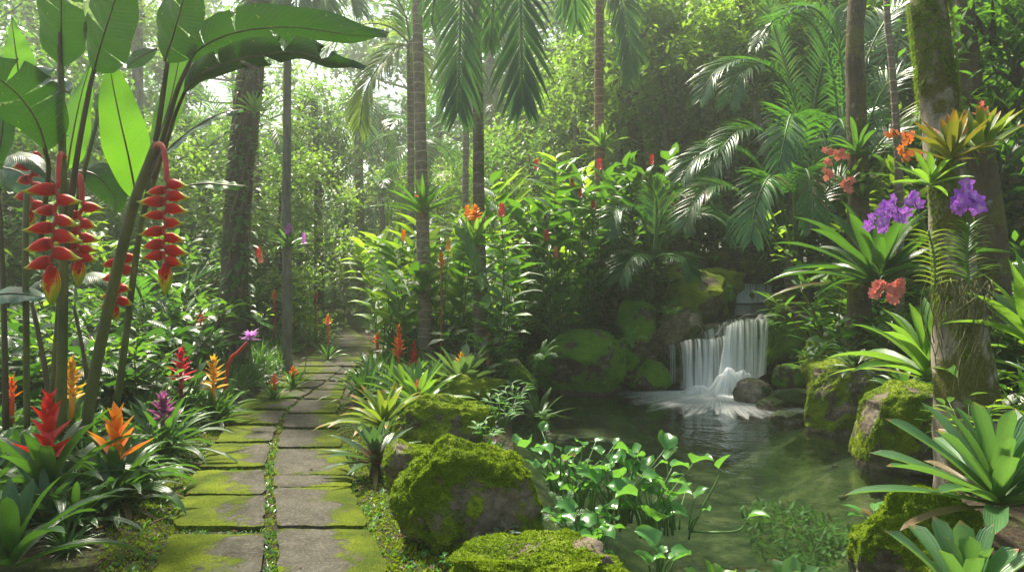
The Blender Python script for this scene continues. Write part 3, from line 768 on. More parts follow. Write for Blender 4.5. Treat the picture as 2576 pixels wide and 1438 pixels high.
addsheet('water_thread', [W(1682, 868, 11.8), W(1690, 866, 11.75), W(1697, 866, 11.7)], [W(1684, 962, 11.6), W(1691, 964, 11.6), W(1699, 966, 11.55)], 'fall', nu=8, nv=10, bow=.05)
# splash mound at the foot of the fall
def splash(cx, cy, d, rx, rz, seed):
    mb = MB(); c = W(cx, cy, d); nu, nv = 40, 10; rows = []
    for j in range(nv + 1):
        v = j / nv; row = []
        for i in range(nu):
            a = 2 * pi * i / nu; q = v * (1 + .25 * noise.noise(V((cos(a) * 2, sin(a) * 2, seed))))
            row.append(mb.add(c + V((cos(a) * rx * q, sin(a) * rx * .55 * q, rz * (.5 + .5 * cos(pi * v)) * (1 + .25 * noise.noise(V((cos(a) * 3, sin(a) * 3, v * 4 + seed)))))), (i / nu * 3, v * .6), .5, 1.25 - v * 1.2))
        rows.append(row)
    for a, b in zip(rows, rows[1:]):
        for i in range(nu): mb.f.append((a[i], b[i], b[(i + 1) % nu], a[(i + 1) % nu]))
    localise(mb, wf); ob('splash', mb.mesh('splash', 'foam'), wf)
splash(1835, 992, 11.0, .42, .36, 1); splash(1760, 990, 11.1, .42, .12, 2); splash(1868, 975, 11.1, .32, .25, 3)
# foam rays spreading on the pond
mb = MB(); c = V((*PW(1805, 985), ZW + .008)); rows = []; nu, nv = 120, 22
for j in range(nv + 1):
    v = j / nv; row = []
    for i in range(nu + 1):
        a = pi + pi * (i / nu) * 1.0
        ln = 1.4 + .5 * noise.noise(V((i * .12, 3, 0))) + .35 * noise.noise(V((i * .5, 9, 0)))
        q = .12 + v * ln
        hgt = .02 * noise.noise(V((i * .35, v * 3, 0))) * (1 - v) + .012 * (1 - v)
        row.append(mb.add(c + V((cos(a) * q * 1.05, sin(a) * q * 1.35, hgt)), (i / nu * 13, v * 1.3), .5, 1.55 - v * 2.0 + .5 * noise.noise(V((i * .07, v * 2.5, 4)))))
    rows.append(row)
for a, b in zip(rows, rows[1:]):
    for i in range(nu): mb.f.append((a[i], a[i + 1], b[i + 1], b[i]))
f_ = stuff('foam', mb.mesh('foam', 'foam'))
cs = ob('upper_cascade', None, None, W(1895, 760, 16.9)); cs['kind'] = 'structure'
me = sheet('water_curtain', [W(1862, 714, 17.4), W(1885, 713, 17.4), W(1915, 714, 17.4), W(1940, 716, 17.4)], [W(1848, 762, 16.8), W(1885, 762, 16.7), W(1912, 760, 16.7), W(1934, 758, 16.8)], 'fall', nu=30, nv=12, mossf=lambda u, v: .25 + v * .5)
for v in me.vertices: v.co -= cs.location
ob('water_curtain', me, cs)

# ================================================================== PLANT KINDS
def dirv(az, el): return V((cos(az) * cos(el), sin(az) * cos(el), sin(el)))
def rosette(n, L, w, el0=15, el1=75, droop=1.2, fold=.5, prof=strap_p, seg=8, z=.02, jl=.2, curl=0):
    mb = MB(); ga = 2.39996
    for i in range(n):
        t = i / max(1, n - 1); el = radians(el0 + (el1 - el0) * t + U(-7, 7)); az = i * ga + U(-.25, .25)
        l = L * (1 - .35 * t) * U(1 - jl, 1 + jl * .5)
        p = dirv(az, 0) * w * .25 * (1 - t) + V((0, 0, z + t * w * .8))
        old = i < n * .10 and n > 18
        blade(mb, p, dirv(az, el), l * (.8 if old else 1), w * U(.85, 1.1) * (.6 if old else 1), seg, droop * U(.7, 1.25) * (1 - .3 * t), fold, prof, r=1.0 if old else U(0, .97), roll=U(-.2, .2), wav=.12)
    return mb
def spike(h, z0, n, L, w, prof=lance_p, stem=.02, el0=20, el1=75, droop=.1, cone=1.0, fold=.9, taper=.35):
    mb = MB(); tube(mb, [(0, 0, .0), (0, 0, z0), (0, 0, z0 + h)], [stem, stem, stem * .5], 7, r=.3)
    for i in range(n):
        t = i / (n - 1); az = i * 2.39996 + U(-.15, .15); q = z0 + h * t
        el = radians(el0 + (el1 - el0) * t)
        l = L * (1 - taper * t) * U(.88, 1.1)
        blade(mb, dirv(az, 0) * stem * .5 * (1 - t) + V((0, 0, q)), dirv(az, el), l, w, 5, -.25 + droop, fold, prof, r=U(.2, .8), curl=-.0)
    return mb
def guz(name, leaf, bract, h=.35, z0=.30, nb=18, L=.16, w=.06, nl=26, LL=.62, lw=.06, **k):
    return Proto(name, 'bromeliad', [('leaves', rosette(nl, LL, lw, 8, 68, 1.5).mesh('leaves', leaf), None), ('flower_spike', spike(h, z0, nb, L, w, **k).mesh('flower_spike', bract), None)])
def clump(n, L, w, el0=30, el1=85, droop=1.9, prof=grass_p, seg=5, spread=.06, fold=.35):
    mb = MB()
    for i in range(n):
        az = U(0, 2 * pi); el = radians(U(el0, el1)); a2 = U(0, 2 * pi)
        blade(mb, V((cos(a2), sin(a2), 0)) * U(0, spread), dirv(az, el), L * U(.6, 1.1), w * U(.7, 1.15), seg, droop * U(.6, 1.3), fold, prof)
    return mb
def shrub(nst, h, leafL, leafw, nl, spread=.5, prof=ellip_p, lean=.5, droop=.5, seg=3):
    lv, st = MB(), MB()
    for k in range(nst):
        az = U(0, 2 * pi); ln = U(.1, lean); H_ = h * U(.6, 1.05)
        P = [V((0, 0, 0)), V((cos(az) * ln * .35, sin(az) * ln * .35, H_ * .4)), V((cos(az) * ln * .9, sin(az) * ln * .9, H_ * .78)), V((cos(az) * ln * 1.2, sin(az) * ln * 1.2, H_))]
        C = spline(P, 12); tube(st, C, [.012 * (1 - i / 16) for i in range(12)], 5)
        for i in range(nl):
            t = U(.18, 1); p = C[min(11, int(t * 11.9))]; a = U(0, 2 * pi)
            d = dirv(a, radians(U(-15, 50)))
            q = p + d * leafL * .25; 
            blade(lv, q, d, leafL * U(.6, 1.1), leafw * U(.75, 1.1), seg, droop * U(.5, 2), .25, prof, roll=U(-.5, .5), wav=.2)
    return lv, st
def shrubproto(name, cat, mat, *a, stem='brownstem', **k):
    lv, st = shrub(*a, **k); return Proto(name, cat, [('foliage', lv.mesh('foliage', mat), None), ('stems', st.mesh('stems', stem), None)])
def gingerstem(lv, st, base, az, lean, h, nl=11, LL=.42, lw=.10, droop=.9):
    P = [base, base + V((cos(az) * lean * .15, sin(az) * lean * .15, h * .4)), base + V((cos(az) * lean * .55, sin(az) * lean * .55, h * .78)), base + V((cos(az) * lean, sin(az) * lean, h))]
    C = spline(P, 30); tube(st, C[::3], [.011 * (1 - i / 14) for i in range(10)], 5)
    pl = U(0, pi)
    for i in range(nl):
        t = .30 + .70 * i / (nl - 1); k = min(28, int(t * 29)); d = (C[k + 1] - C[k]).normalized()
        s_ = V((cos(pl), sin(pl), 0)); s_ = (s_ - d * s_.dot(d)).normalized() * (1 if i % 2 else -1)
        e = radians(48 - 25 * t + U(-8, 8)); dd = d * sin(pi / 2 - e * 1.1) + s_ * cos(pi / 2 - e * 1.1)
        blade(lv, C[k], (d * .55 + s_ * .95 + V((0, 0, U(-.05, .15)))), LL * (1 - .3 * abs(t - .65)) * U(.85, 1.08), lw, 6, droop * U(.6, 1.3), .30, lance_p, roll=U(-.3, .3), wav=.15)
    return C[-1]
def gingerproto(name, h, nst, mat='ginger', LL=.42, lw=.10, lean=.6, nl=11, fl=None):
    lv, st = MB(), MB(); tips = []
    for k in range(nst):
        az = 2 * pi * k / nst + U(-.5, .5)
        tips.append(gingerstem(lv, st, V((cos(az) * .08, sin(az) * .08, 0)), az, lean * U(.4, 1.1), h * U(.75, 1.08), nl, LL * U(.85, 1.1), lw))
    pts = [('foliage', lv.mesh('foliage', mat), None), ('stems', st.mesh('stems', 'darkgreenstem'), None)]
    if fl:
        mb = MB(); t = max(tips, key=lambda p: p.z); q = len(pts)
        for i in range(30):
            z = i / 29; az = i * 2.4; rr = .028 * (1 - .6 * z)
            blade(mb, t + V((cos(az) * rr * .4, sin(az) * rr * .4, z * .16 - .02)), dirv(az, radians(55)), .055, .034, 3, -.4, .6, ellip_p)
        pts.append(('flower', mb.mesh('flower', fl), None))
    return Proto(name, 'ginger plant', pts)
def fernproto(name, n, L, lp=.10, w=.018, mat='fern', el=(35, 70), nl=16):
    lv, st = MB(), MB()
    for i in range(n):
        az = i * 2.4 + U(-.3, .3); e = radians(U(*el)); l = L * U(.7, 1.1); d = dirv(az, e); p = V((0, 0, 0)); P = [p]
        for k in range(5):
            p = p + d * l / 5; d = (d + V((0, 0, -.32))).normalized(); P.append(p)
        frond(lv, P, lp, nl, w, 72, .4, seg=2, st=None, vee=.05); tube(st, P, [.004, .004, .003, .003, .002, .001], 4)
    return Proto(name, 'fern', [('fronds', lv.mesh('fronds', mat), None), ('stalks', st.mesh('stalks', 'greenstem'), None)])
def palmproto(name, trunk_h, tr, nf, FL, Lm, mat, bark, nl=30, wl=.035, el=(10, 70), droop=.5, cat='palm', curve=.32):
    parts = []
    if trunk_h:
        mb = MB(); n = 14; P = [V((noise.noise(V((i * .3, trunk_h, 0))) * .12, noise.noise(V((i * .3, 0, trunk_h))) * .12, trunk_h * i / n)) for i in range(n + 1)]
        tube(mb, P, [tr * (1.25 - .3 * i / n) for i in range(n + 1)], 10, wob=.06); parts.append(('trunk', mb.mesh('trunk', bark), None)); top = P[-1]
    else: top = V((0, 0, 0))
    for i in range(nf):
        lv, st = MB(), MB(); az = i * 2.4 + U(-.2, .2); e = radians(el[0] + (el[1] - el[0]) * i / max(1, nf - 1)); l = FL * U(.85, 1.1); d = dirv(az, e); p = top.copy(); P = [p]
        for k in range(7):
            p = p + d * l / 7; d = (d + V((0, 0, -curve * U(.8, 1.2)))).normalized(); P.append(p)
        frond(lv, P, Lm, nl, wl, 58, droop, seg=3, st=st, vee=.15)
        parts.append(('frond', lv.mesh('frond', mat), None)); parts.append(('rachis', st.mesh('rachis', 'greenstem'), len(parts) - 1))
    return Proto(name, cat, parts)
def treeproto(name, H_, tr, mat, bark, nclump, nleaf, leaf=.16, spread=2.6, low=.35, lean=0, wl=.45, seg=2, cat='tree', csz=1.0):
    tk, cr = MB(), MB(); n = 12
    P = [V((noise.noise(V((i * .25, H_, 1))) * .35 + lean * i / n, noise.noise(V((i * .25, 1, H_))) * .35, H_ * .92 * i / n)) for i in range(n + 1)]
    tube(tk, P, [tr * (1.3 - .3 * min(1, i / 2)) * (1 - .75 * i / n) for i in range(n + 1)], 10, wob=.18)
    for c in range(nclump):
        t = low + (1 - low) * (c + .5) / nclump; k = min(n, int(t * n)); az = c * 2.4 + U(-.4, .4)
        rad = spread * (1.05 - .6 * abs(t - .55)) * U(.35, 1)
        e = P[k] + V((cos(az) * rad, sin(az) * rad, U(.1, .9)))
        tube(tk, spline([P[k], P[k].lerp(e, .5) + V((0, 0, -.15)), e], 6), [tr * .28 * (1 - q / 7) for q in range(6)], 5, cap=False)
        s_ = csz * U(.5, 1.0)
        tone = U(-.2, .2)
        for _ in range(nleaf):
            g = V((random.gauss(0, .5), random.gauss(0, .5), random.gauss(0, .34))) * s_
            if g.length > 1.25 * s_: continue
            d = dirv(U(0, 2 * pi), radians(U(-60, 35)))
            blade(cr, e + g, d, leaf * U(.6, 1.15), leaf * wl * U(.8, 1.1), seg, .5, .3, ellip_p, r=min(1, max(0, .5 + tone + U(-.3, .3))))
    return Proto(name, cat, [('trunk', tk.mesh('trunk', bark), None), ('crown', cr.mesh('crown', mat), None)])

# ================================================================== FOREGROUND LEFT: HELICONIAS
TO_CAM = V((0, -1, .12))
def petiole(st, pts, r0, r1, n=16, seg=8):
    C = spline(pts, n); tube(st, C, [r0 + (r1 - r0) * i / (n - 1) for i in range(n)], seg)
heli = []
def heliplant(base, look, cat='heliconia'):
    o = root('heliconia_plant', base); tagt(o, cat, look, 'heliconias at the left of the picture', None, True); return o
def hleaf(o, pts, wl, wr, d, mat='helileaf', nrm=(0, -1, .12), **k):
    mb = MB(); leafpath(mb, [W(x, y, dd if dd else d) for x, y, dd in [(p + (0,))[:3] for p in pts]], wl * d / F, wr * d / F, nrm, **k)
    lf = part('leaf', mb, mat, o)
    st = MB(); C = spline([W(x, y, dd if dd else d) for x, y, dd in [(p + (0,))[:3] for p in pts]], 16)
    nr = V(nrm).normalized(); tube(st, [c + nr * .004 for c in C], [.008 * (1 - i / 17) + .0015 for i in range(16)], 5, flat=.7)
    part('midrib', st, 'helistemdark', lf)
def hstem(o, pts, d, r0, r1, mat='helistem', name='stem'):
    st = MB(); petiole(st, [W(x, y, dd if dd else d) for x, y, dd in [(p + (0,))[:3] for p in pts]], r0 * d / F, r1 * d / F); part(name, st, mat, o)
def bract(p, d, L, h, th, upbend=.5, n=10, m=8):
    """closed boat-shaped bract growing from p along d, tip curving up."""
    mb = MB(); p = V(p); d = V(d).normalized(); r = R(); rings = []
    side = d.cross(V((0, 0, 1)))
    if side.length < .1: side = V((0, 1, 0))
    side.normalize()
    for i in range(n + 1):
        t = i / n; up = side.cross(d).normalized()
        hh = h * max(.02, sin(pi * min(1, (t * .9 + .1)) ** .55)) ** .9 * .5
        ww = th * max(.02, sin(pi * min(1, (t * .9 + .1)) ** .55)) ** .9 * .5
        rg = []
        for k in range(m):
            a = -pi / 2 + 2 * pi * k / m; z = sin(a) * hh
            if z > 0: z *= .85
            rg.append(mb.add(p + up * z + side * cos(a) * ww, (k / m, t), r))
        rings.append(rg)
        p = p + d * L / n
        bend = upbend if t > .55 else -upbend * .35
        d = (d + up * bend / n * 2.2).normalized()
    for A, B in zip(rings, rings[1:]):
        for k in range(m): mb.f.append((A[k], A[(k + 1) % m], B[(k + 1) % m], B[k]))
    mb.f.append(tuple(rings[-1])); mb.f.append(tuple(reversed(rings[0])))
    return mb
def hspike(o, top, axis, nb, d, L=62, h=34, end=75, stemtop=None, first=1, scale_top=1.0, skip=()):
    """hanging spike: stemtop = list of D points for the arching stalk, axis = D points down the zigzag."""
    C = spline([W(x, y, d) for x, y in axis], nb * 6 + 1); k = d / F
    z = MB(); zz = []
    for i, c in enumerate(C):
        ph = i / 6 * pi; zz.append(c + V((sin(ph) * 6 * k * first, 0, 0)))
    pre = spline([W(x, y, dd) for x, y, dd in [(p + (d,))[:3] for p in stemtop]], 14) if stemtop else []
    tube(z, pre + zz[1:], [(7 if i < len(pre) else 5.5) * k for i in range(len(pre) + len(zz) - 1)], 8)
    sp = part('flower_spike', z, 'redstem', o)
    for i in range(nb):
        c = zz[i * 6 + 3]; sg = (-1 if i % 2 else 1) * first
        if i in skip: continue
        q = U(.86, 1.08)
        mb = bract(c + V((0, -.004, 0)), V((sg * .97, U(-.3, .25), .02 + U(-.16, .12))), L * k * q, h * k * q, h * k * .75, .62)
        part('bract', mb, 'bract', sp)
    # pointed bud of overlapping bracts
    e = zz[-1]
    body = MB(); n = 12; rings = []
    for i in range(n + 1):
        t = i / n; r_ = 16.5 * k * (end / 75) * (sin(pi * (t * .88 + .10)) ** .85 if t < .97 else .03)
        rings.append([body.add(e + V((cos(a) * r_, sin(a) * r_ * .8, -end * k * t)), (a / 2 / pi, .35 + t * .65), .5) for a in [2 * pi * q / 10 for q in range(10)]])
    for A, B in zip(rings, rings[1:]):
        for q in range(10): body.f.append((A[q], B[q], B[(q + 1) % 10], A[(q + 1) % 10]))
    part('bud', body, 'bract', sp)
    for i in range(4):
        sg = 1 if i % 2 else -1; t = .02 + i * .17; s_ = 1 - i * .16
        mb = bract(e + V((-sg * 9 * k * s_, -12 * k * s_, -end * k * t)), V((sg * .40, -.05, -1)), 48 * k * s_ * end / 75, 21 * k * s_ * end / 75, 17 * k * s_ * end / 75, .22)
        part('bract', mb, 'bract', sp)
D0 = 5.6
h1 = heliplant(W(150, 1090, 5.9), 'heliconia with upright dark leaves at upper left and long red spike hanging from it')
hstem(h1, [(152, 1100, 5.9), (156, 900, 5.8), (160, 640, 5.7), (157, 400, 5.6), (153, 160, 5.5), (152, 80, 5.4)], 5.6, 15, 6)
hleaf(h1, [(153, 168, 5.5), (154, 90, 5.4), (155, -20, 5.2), (158, -150, 5.0)], 80, 76, 5.2, tears=[(-1, .52, .012), (1, .62, .02), (-1, .75, .02)], cup=.05, n=40)
hstem(h1, [(165, 640, 5.7), (190, 420, 5.6), (222, 240, 5.5), (238, 170, 5.45)], 5.6, 8, 5, 'helistemdark', 'stalk')
hleaf(h1, [(236, 180, 5.45), (255, 110, 5.3), (290, 0, 5.1), (330, -130, 4.9)], 76, 86, 5.1, tears=[(-1, .42, .02), (1, .30, .006)], cup=.05, n=40, nrm=(.05, -1, .15))
hspike(h1, None, [(146, 462), (140, 540), (134, 600), (130, 668)], 9, 5.2, 76, 37, 100, [(163, 395, 5.6), (152, 388, 5.5), (147, 430, 5.4), (147, 468, 5.35)], first=-1)
h2 = heliplant(W(215, 1075, 6.1), 'heliconia with thick leaning stem and arching leaves reaching over the path')
hstem(h2, [(214, 1090, 6.0), (240, 930, 5.9), (285, 720, 5.8), (335, 520, 5.7), (372, 420, 5.65), (395, 360, 5.6)], 5.8, 15, 12, 'helistem')
hstem(h2, [(372, 430, 5.65), (396, 330, 5.6), (415, 200, 5.5), (424, 140, 5.45)], 5.6, 8, 5, 'helistemdark', 'stalk')
hleaf(h2, [(414, 155, 5.4), (436, 90, 5.3), (462, 0, 5.1), (500, -120, 4.9)], 72, 80, 5.2, tears=[(1, .45, .02), (1, .2, .01), (-1, .6, .015)], cup=.06, n=40, nrm=(-.05, -1, .1))
hstem(h2, [(380, 440, 5.65), (410, 350, 5.6), (445, 230, 5.5), (478, 155, 5.4)], 5.6, 8, 5, 'helistemdark', 'stalk')
hleaf(h2, [(476, 160, 5.4), (500, 125, 5.35), (560, 92, 5.2), (650, 72, 5.1), (760, 70, 5.0), (880, 88, 4.9), (972, 94, 4.85)], 54, 54, 5.1, nrm=(.0, -.70, -.72), tears=[(-1, .40, .012), (-1, .22, .006), (1, .55, .02)], cup=.35, n=50, sag=.0, wav=.10)
hstem(h2, [(385, 450, 5.6), (415, 370, 5.5), (440, 290, 5.4), (466, 228, 5.2)], 5.5, 7, 4, 'helistemdark', 'stalk')
hleaf(h2, [(464, 234, 5.2), (500, 190, 5.15), (570, 158, 5.0), (650, 140, 4.9), (740, 130, 4.8), (840, 158, 4.7), (916, 176, 4.7)], 40, 34, 5.0, nrm=(.05, -.72, -.70), tears=[(-1, .62, .035), (-1, .78, .05), (1, .40, .05), (1, .52, .03), (-1, .3, .01)], cup=.30, n=50, wav=.16)
hstem(h2, [(368, 520, 5.7), (376, 440, 5.8), (400, 370, 5.8)], 5.7, 7, 5, 'helistemdark', 'stalk')
hleaf(h2, [(372, 420, 6.3), (405, 330, 6.4), (432, 240, 6.5), (455, 130, 6.6), (460, 90, 6.7)], 34, 34, 6.4, 'helibright', cup=.1)
hleaf(h2, [(345, 505, 5.8), (325, 400, 5.75), (302, 300, 5.7), (282, 200, 5.7), (272, 128, 5.75)], 58, 58, 5.7, 'helibright', prof=lance_p, cup=.08, nrm=(.1, -1, .1), n=34)
hspike(h2, None, [(420, 455), (416, 520), (414, 600), (416, 662)], 13, 5.3, 60, 30, 80, [(390, 372, 5.6), (398, 362, 5.5), (410, 370, 5.4), (417, 410, 5.35), (420, 452, 5.3)], first=1)
h3 = heliplant(W(330, 1060, 6.5), 'slimmer heliconia with wavy grey-green leaf behind the leaning stem')
hstem(h3, [(290, 1040, 6.5), (310, 900, 6.4), (335, 700, 6.3), (360, 540, 6.2), (400, 420, 6.1)], 6.3, 10, 6)
hleaf(h3, [(395, 420, 6.1), (430, 370, 6.0), (500, 315, 5.9), (560, 285, 5.9), (612, 276, 5.9)], 26, 24, 6.0, 'heliblue', nrm=(-.3, -.6, .75), tears=[(-1, .5, .03), (1, .6, .02)], wav=.22)
hleaf(h3, [(470, 468, 6.6), (520, 462, 6.5), (570, 466, 6.4), (620, 468, 6.4)], 20, 18, 6.5, 'helibright', nrm=(0, -.7, .7), wav=.2)
hleaf(h3, [(395, 122, 6.8), (360, 140, 6.8), (335, 155, 6.8), (318, 172, 6.8)], 24, 24, 6.8, 'helileaf', nrm=(.2, -1, .3))
hleaf(h3, [(520, 58, 6.8), (545, 45, 6.8), (570, 38, 6.8), (592, 30, 6.8)], 14, 14, 6.8, 'helileaf')
hspike(h3, None, [(306, 640), (300, 680), (298, 740), (293, 770)], 8, 6.3, 38, 27, 40, [(318, 560, 6.3), (310, 590, 6.3), (306, 636, 6.3)], first=1)
h4 = heliplant(W(150, 1075, 6.5), 'heliconia between the two front clumps with bright yellow-green backlit leaf')
hstem(h4, [(128, 1075, 6.5), (140, 900, 6.4), (160, 640, 6.3), (168, 450, 6.2)], 6.3, 10, 7)
hleaf(h4, [(170, 425, 6.2), (182, 350, 6.2), (205, 240, 6.2), (235, 140, 6.2)], 50, 46, 6.2, 'helibright', prof=lance_p, nrm=(-.2, -1, .1), cup=.1, tears=[(-1, .35, .02)])
hstem(h4, [(165, 640, 6.3), (200, 480, 6.2), (245, 300, 6.2), (262, 230, 6.3)], 6.2, 6, 4, 'helistem', 'stalk')
hleaf(h4, [(262, 235, 6.3), (250, 260, 6.4), (240, 300, 6.5)], 22, 22, 6.4, 'helileaf')
hspike(h4, None, [(206, 510), (202, 570), (199, 620), (198, 650)], 9, 6.1, 52, 29, 72, [(190, 470, 6.2), (196, 440, 6.15), (204, 455, 6.1), (206, 506, 6.1)], first=1)
hleaf(h4, [(190, 430, 6.6), (240, 440, 6.6), (285, 490, 6.6), (290, 540, 6.6)], 44, 36, 6.6, 'helileaf', nrm=(-.2, -.8, .5))
h5 = heliplant(W(60, 1070, 6.0), 'heliconia at the far left edge with torn dark leaves drooping over its stem')
hstem(h5, [(68, 1075, 6.0), (66, 850, 5.9), (64, 600, 5.8), (68, 480, 5.8)], 5.9, 8, 7)
hstem(h5, [(100, 620, 5.8), (115, 500, 5.7), (122, 420, 5.6), (112, 372, 5.5)], 5.7, 7, 5, 'helistemdark', 'stalk')
hleaf(h5, [(118, 380, 5.5), (95, 310, 5.4), (55, 250, 5.3), (0, 200, 5.1), (-70, 150, 5.0)], 70, 88, 5.3, nrm=(.1, -1, .2), tears=[(1, .52, .02), (1, .40, .012), (-1, .5, .02), (1, .7, .04)], cup=.12, n=40)
hleaf(h5, [(52, 225, 6.4), (44, 160, 6.4), (36, 100, 6.4), (28, 40, 6.4)], 40, 38, 6.4, 'helibright', prof=lance_p)
hleaf(h5, [(-10, 420, 5.4), (2, 360, 5.4), (8, 310, 5.4), (6, 260, 5.4)], 34, 30, 5.4)
hleaf(h5, [(175, 235, 7.2), (150, 215, 7.2), (120, 190, 7.1), (88, 165, 7.1)], 40, 36, 7.1, 'heliblue', nrm=(-.2, -.7, .7))
hleaf(h5, [(-60, 400, 6.9), (0, 420, 6.8), (60, 440, 6.8), (110, 520, 6.7)], 50, 56, 6.8, 'heliblue', nrm=(-.1, -.7, .7), tears=[(1, .5, .02)])
hleaf(h5, [(-80, 760, 5.9), (0, 740, 5.8), (60, 740, 5.8), (112, 748, 5.7)], 36, 34, 5.8, 'heliblue', nrm=(0, -.6, .8))
hspike(h5, None, [(82, 405), (80, 440), (80, 480), (78, 530)], 6, 6.4, 44, 30, 50, [(100, 400, 6.5), (94, 388, 6.4), (86, 390, 6.4), (82, 404, 6.4)], first=-1)
for (x0, y0, x1, y1, rr, dd, lk) in [(15, 1060, -2, 480, 8, 6.3, 'bare heliconia stem at the very left edge'), (135, 1060, 80, 760, 8, 6.8, 'dark heliconia stem leaning left behind the upright stem'),
                                  (228, 1010, 186, 770, 6, 6.9, 'thin heliconia stem left of the thick leaning stem'), (205, 1085, 250, 1000, 7, 6.0, 'short cut stump beside the orange bromeliad')]:
    mb = MB(); d = dd; P = spline([W(x0, y0 + 20, d), W((x0 + x1) / 2 + 3, (y0 + y1) / 2, d), W(x1, y1, d)], 10); tube(mb, P, [rr * d / F * (1 - .04 * i) for i in range(10)], 8)
    o = ob('heliconia_shoot', None, None, P[0]); localise(mb, o); ob('stem', mb.mesh('stem', 'helistemdark'), o)
    # a drooping leaf on each
    lf = MB(); q = P[-1] - P[0]; leafpath(lf, [q, q + V((.1, -.1, .25)), q + V((.35, -.15, .25)), q + V((.62, -.2, .02))] if x0 < 100 or x0 == 228 else [q, q + V((.02, 0, .1)), q + V((.05, 0, .16)), q + V((.09, 0, .2))], .10 if x0 != 205 else .01, .10 if x0 != 205 else .01, (0, -.5, .8), n=14)
    ob('leaf', lf.mesh('leaf', 'helileaf'), o); tagt(o, 'heliconia', lk, 'heliconias at the left of the picture', None, True)

mb = MB()
for _ in range(420):
    Y = U(4.6, 11); X = U(-.2, 5.5); q = pdist(POND, X, Y)
    if q < .02 or q > .8 or R() < q: continue
    r_ = U(.015, .055); c = V((X, Y, gz(X, Y) + r_ * .2)); t = R(); rg = []
    for j in range(4):
        for i in range(7):
            a = i / 7 * 2 * pi; e = (j + .5) / 4 * pi - pi / 2; k = 1 + .3 * noise.noise(V((a * 2, e * 2, c.x * 9)))
            rg.append(mb.add(c + V((cos(a) * cos(e) * r_ * k, sin(a) * cos(e) * r_ * k * .8, sin(e) * r_ * .5)), (0, 0), t, .01))
    for j in range(3):
        for i in range(7): mb.f.append((rg[j * 7 + i], rg[j * 7 + (i + 1) % 7], rg[j * 7 + 7 + (i + 1) % 7], rg[j * 7 + 7 + i]))
    mb.f.append(tuple(rg[21:28]))
stuff('gravel', mb.mesh('gravel', 'rockunder'))

# ================================================================== BROMELIADS AND OTHER NAMED PLANTS
def at(x, y, d): 
    p = W(x, y, d); return p
def rest(x, y, d, dz=0):
    """point whose picture position is x,y at depth d (its true height there)."""
    return W(x, y, d)
def gp(x, d, dz=0):
    X = (x - CX) * d / F; return V((X, d, gz(X, d) + dz))
def special(name, leafargs, leafmat_, spk, spmat, loc, look, rz=0, sc=1, group=None, tilt=(0, 0), cat='bromeliad'):
    parts = [('leaves', rosette(**leafargs).mesh('leaves', leafmat_), None)]
    if spk: parts.append(('flower_spike', spike(**spk).mesh('flower_spike', spmat), None))
    return put(Proto(name, cat, parts), loc, rz, sc, look, group, tilt, fixed=True)
GB = 'bromeliads with coloured flower spikes along the path'
special('bromeliad', dict(n=26, L=.92, w=.095, el0=8, el1=66, droop=1.55, z=.05), 'strap', dict(h=.40, z0=.30, n=15, L=.26, w=.085, prof=lance_p, stem=.04, el0=38, el1=72, droop=.35, taper=.45, fold=.7), 'red', gp(122, 4.95), 'large bromeliad with tall scarlet flower spike at the lower left', 1.3, 1.0, GB)
special('bromeliad', dict(n=26, L=.80, w=.08, el0=8, el1=66, droop=1.6, z=.04), 'strap', dict(h=.26, z0=.30, n=15, L=.26, w=.08, stem=.035, el0=32, el1=76, droop=.3, taper=.35, fold=.6), 'orange', gp(292, 5.2), 'large bromeliad with bright orange star-like flower spike', .4, 1.0, GB)
special('bromeliad', dict(n=34, L=.85, w=.055, el0=10, el1=66, droop=1.6), 'strap', dict(h=.20, z0=.30, n=24, L=.17, w=.06, el0=22, el1=70, droop=.2), 'plum', gp(410, 6.5), 'bromeliad with dusky purple flower head right of the orange one', 2, 1.0, GB)
special('bromeliad', dict(n=16, L=.85, w=.11, el0=25, el1=75, droop=1.3), 'strap', None, None, gp(30, 4.0), 'broad-leaved bromeliad without flower in the bottom left corner', .2, .85)
special('bromeliad', dict(n=20, L=.7, w=.07, el0=15, el1=70, droop=1.5), 'strap', None, None, gp(-60, 4.8), 'strap-leaved bromeliad cut by the left edge of the picture', .2, .9)
special('bromeliad', dict(n=20, L=.55, w=.06), 'strap', dict(h=.26, z0=.40, n=22, L=.14, w=.05, el0=20, el1=76, stem=.022), 'amber', gp(181, 6.4), 'bromeliad with amber spike between the heliconia stems', 1, 1.15, GB)
special('bromeliad', dict(n=24, L=.6, w=.05), 'strap', dict(h=.26, z0=.42, n=30, L=.17, w=.045, el0=15, el1=78, stem=.02, droop=.25), 'crimson', gp(455, 8.0), 'bromeliad with crimson feathery spike behind the purple one', 1, 1.1, GB)
special('bromeliad', dict(n=24, L=.6, w=.05), 'strap', dict(h=.30, z0=.35, n=26, L=.18, w=.045, el0=15, el1=70, stem=.02, droop=.6), 'amber', gp(537, 8.0), 'bromeliad with ragged orange-brown spike right of the crimson one', 2, 1.05, GB)
special('bromeliad', dict(n=20, L=.5, w=.05), 'strap', dict(h=.14, z0=.35, n=18, L=.12, w=.045, el0=15, el1=70), 'crimson', gp(362, 7.8), 'small dark red bromeliad behind the purple one', 2, 1.05, GB)
special('bromeliad', dict(n=20, L=.5, w=.05), 'strap', dict(h=.2, z0=.22, n=18, L=.12, w=.04, el0=15, el1=70), 'redorange', gp(318, 7.4), 'small rusty bromeliad behind the orange one', 2, 1.0, GB)
special('bromeliad', dict(n=16, L=.5, w=.05), 'strap', dict(h=.2, z0=.40, n=16, L=.12, w=.035, el0=35, el1=70), 'redorange', gp(30, 6.6), 'rusty orange bromeliad at the far left between stems', 2, .9, GB)
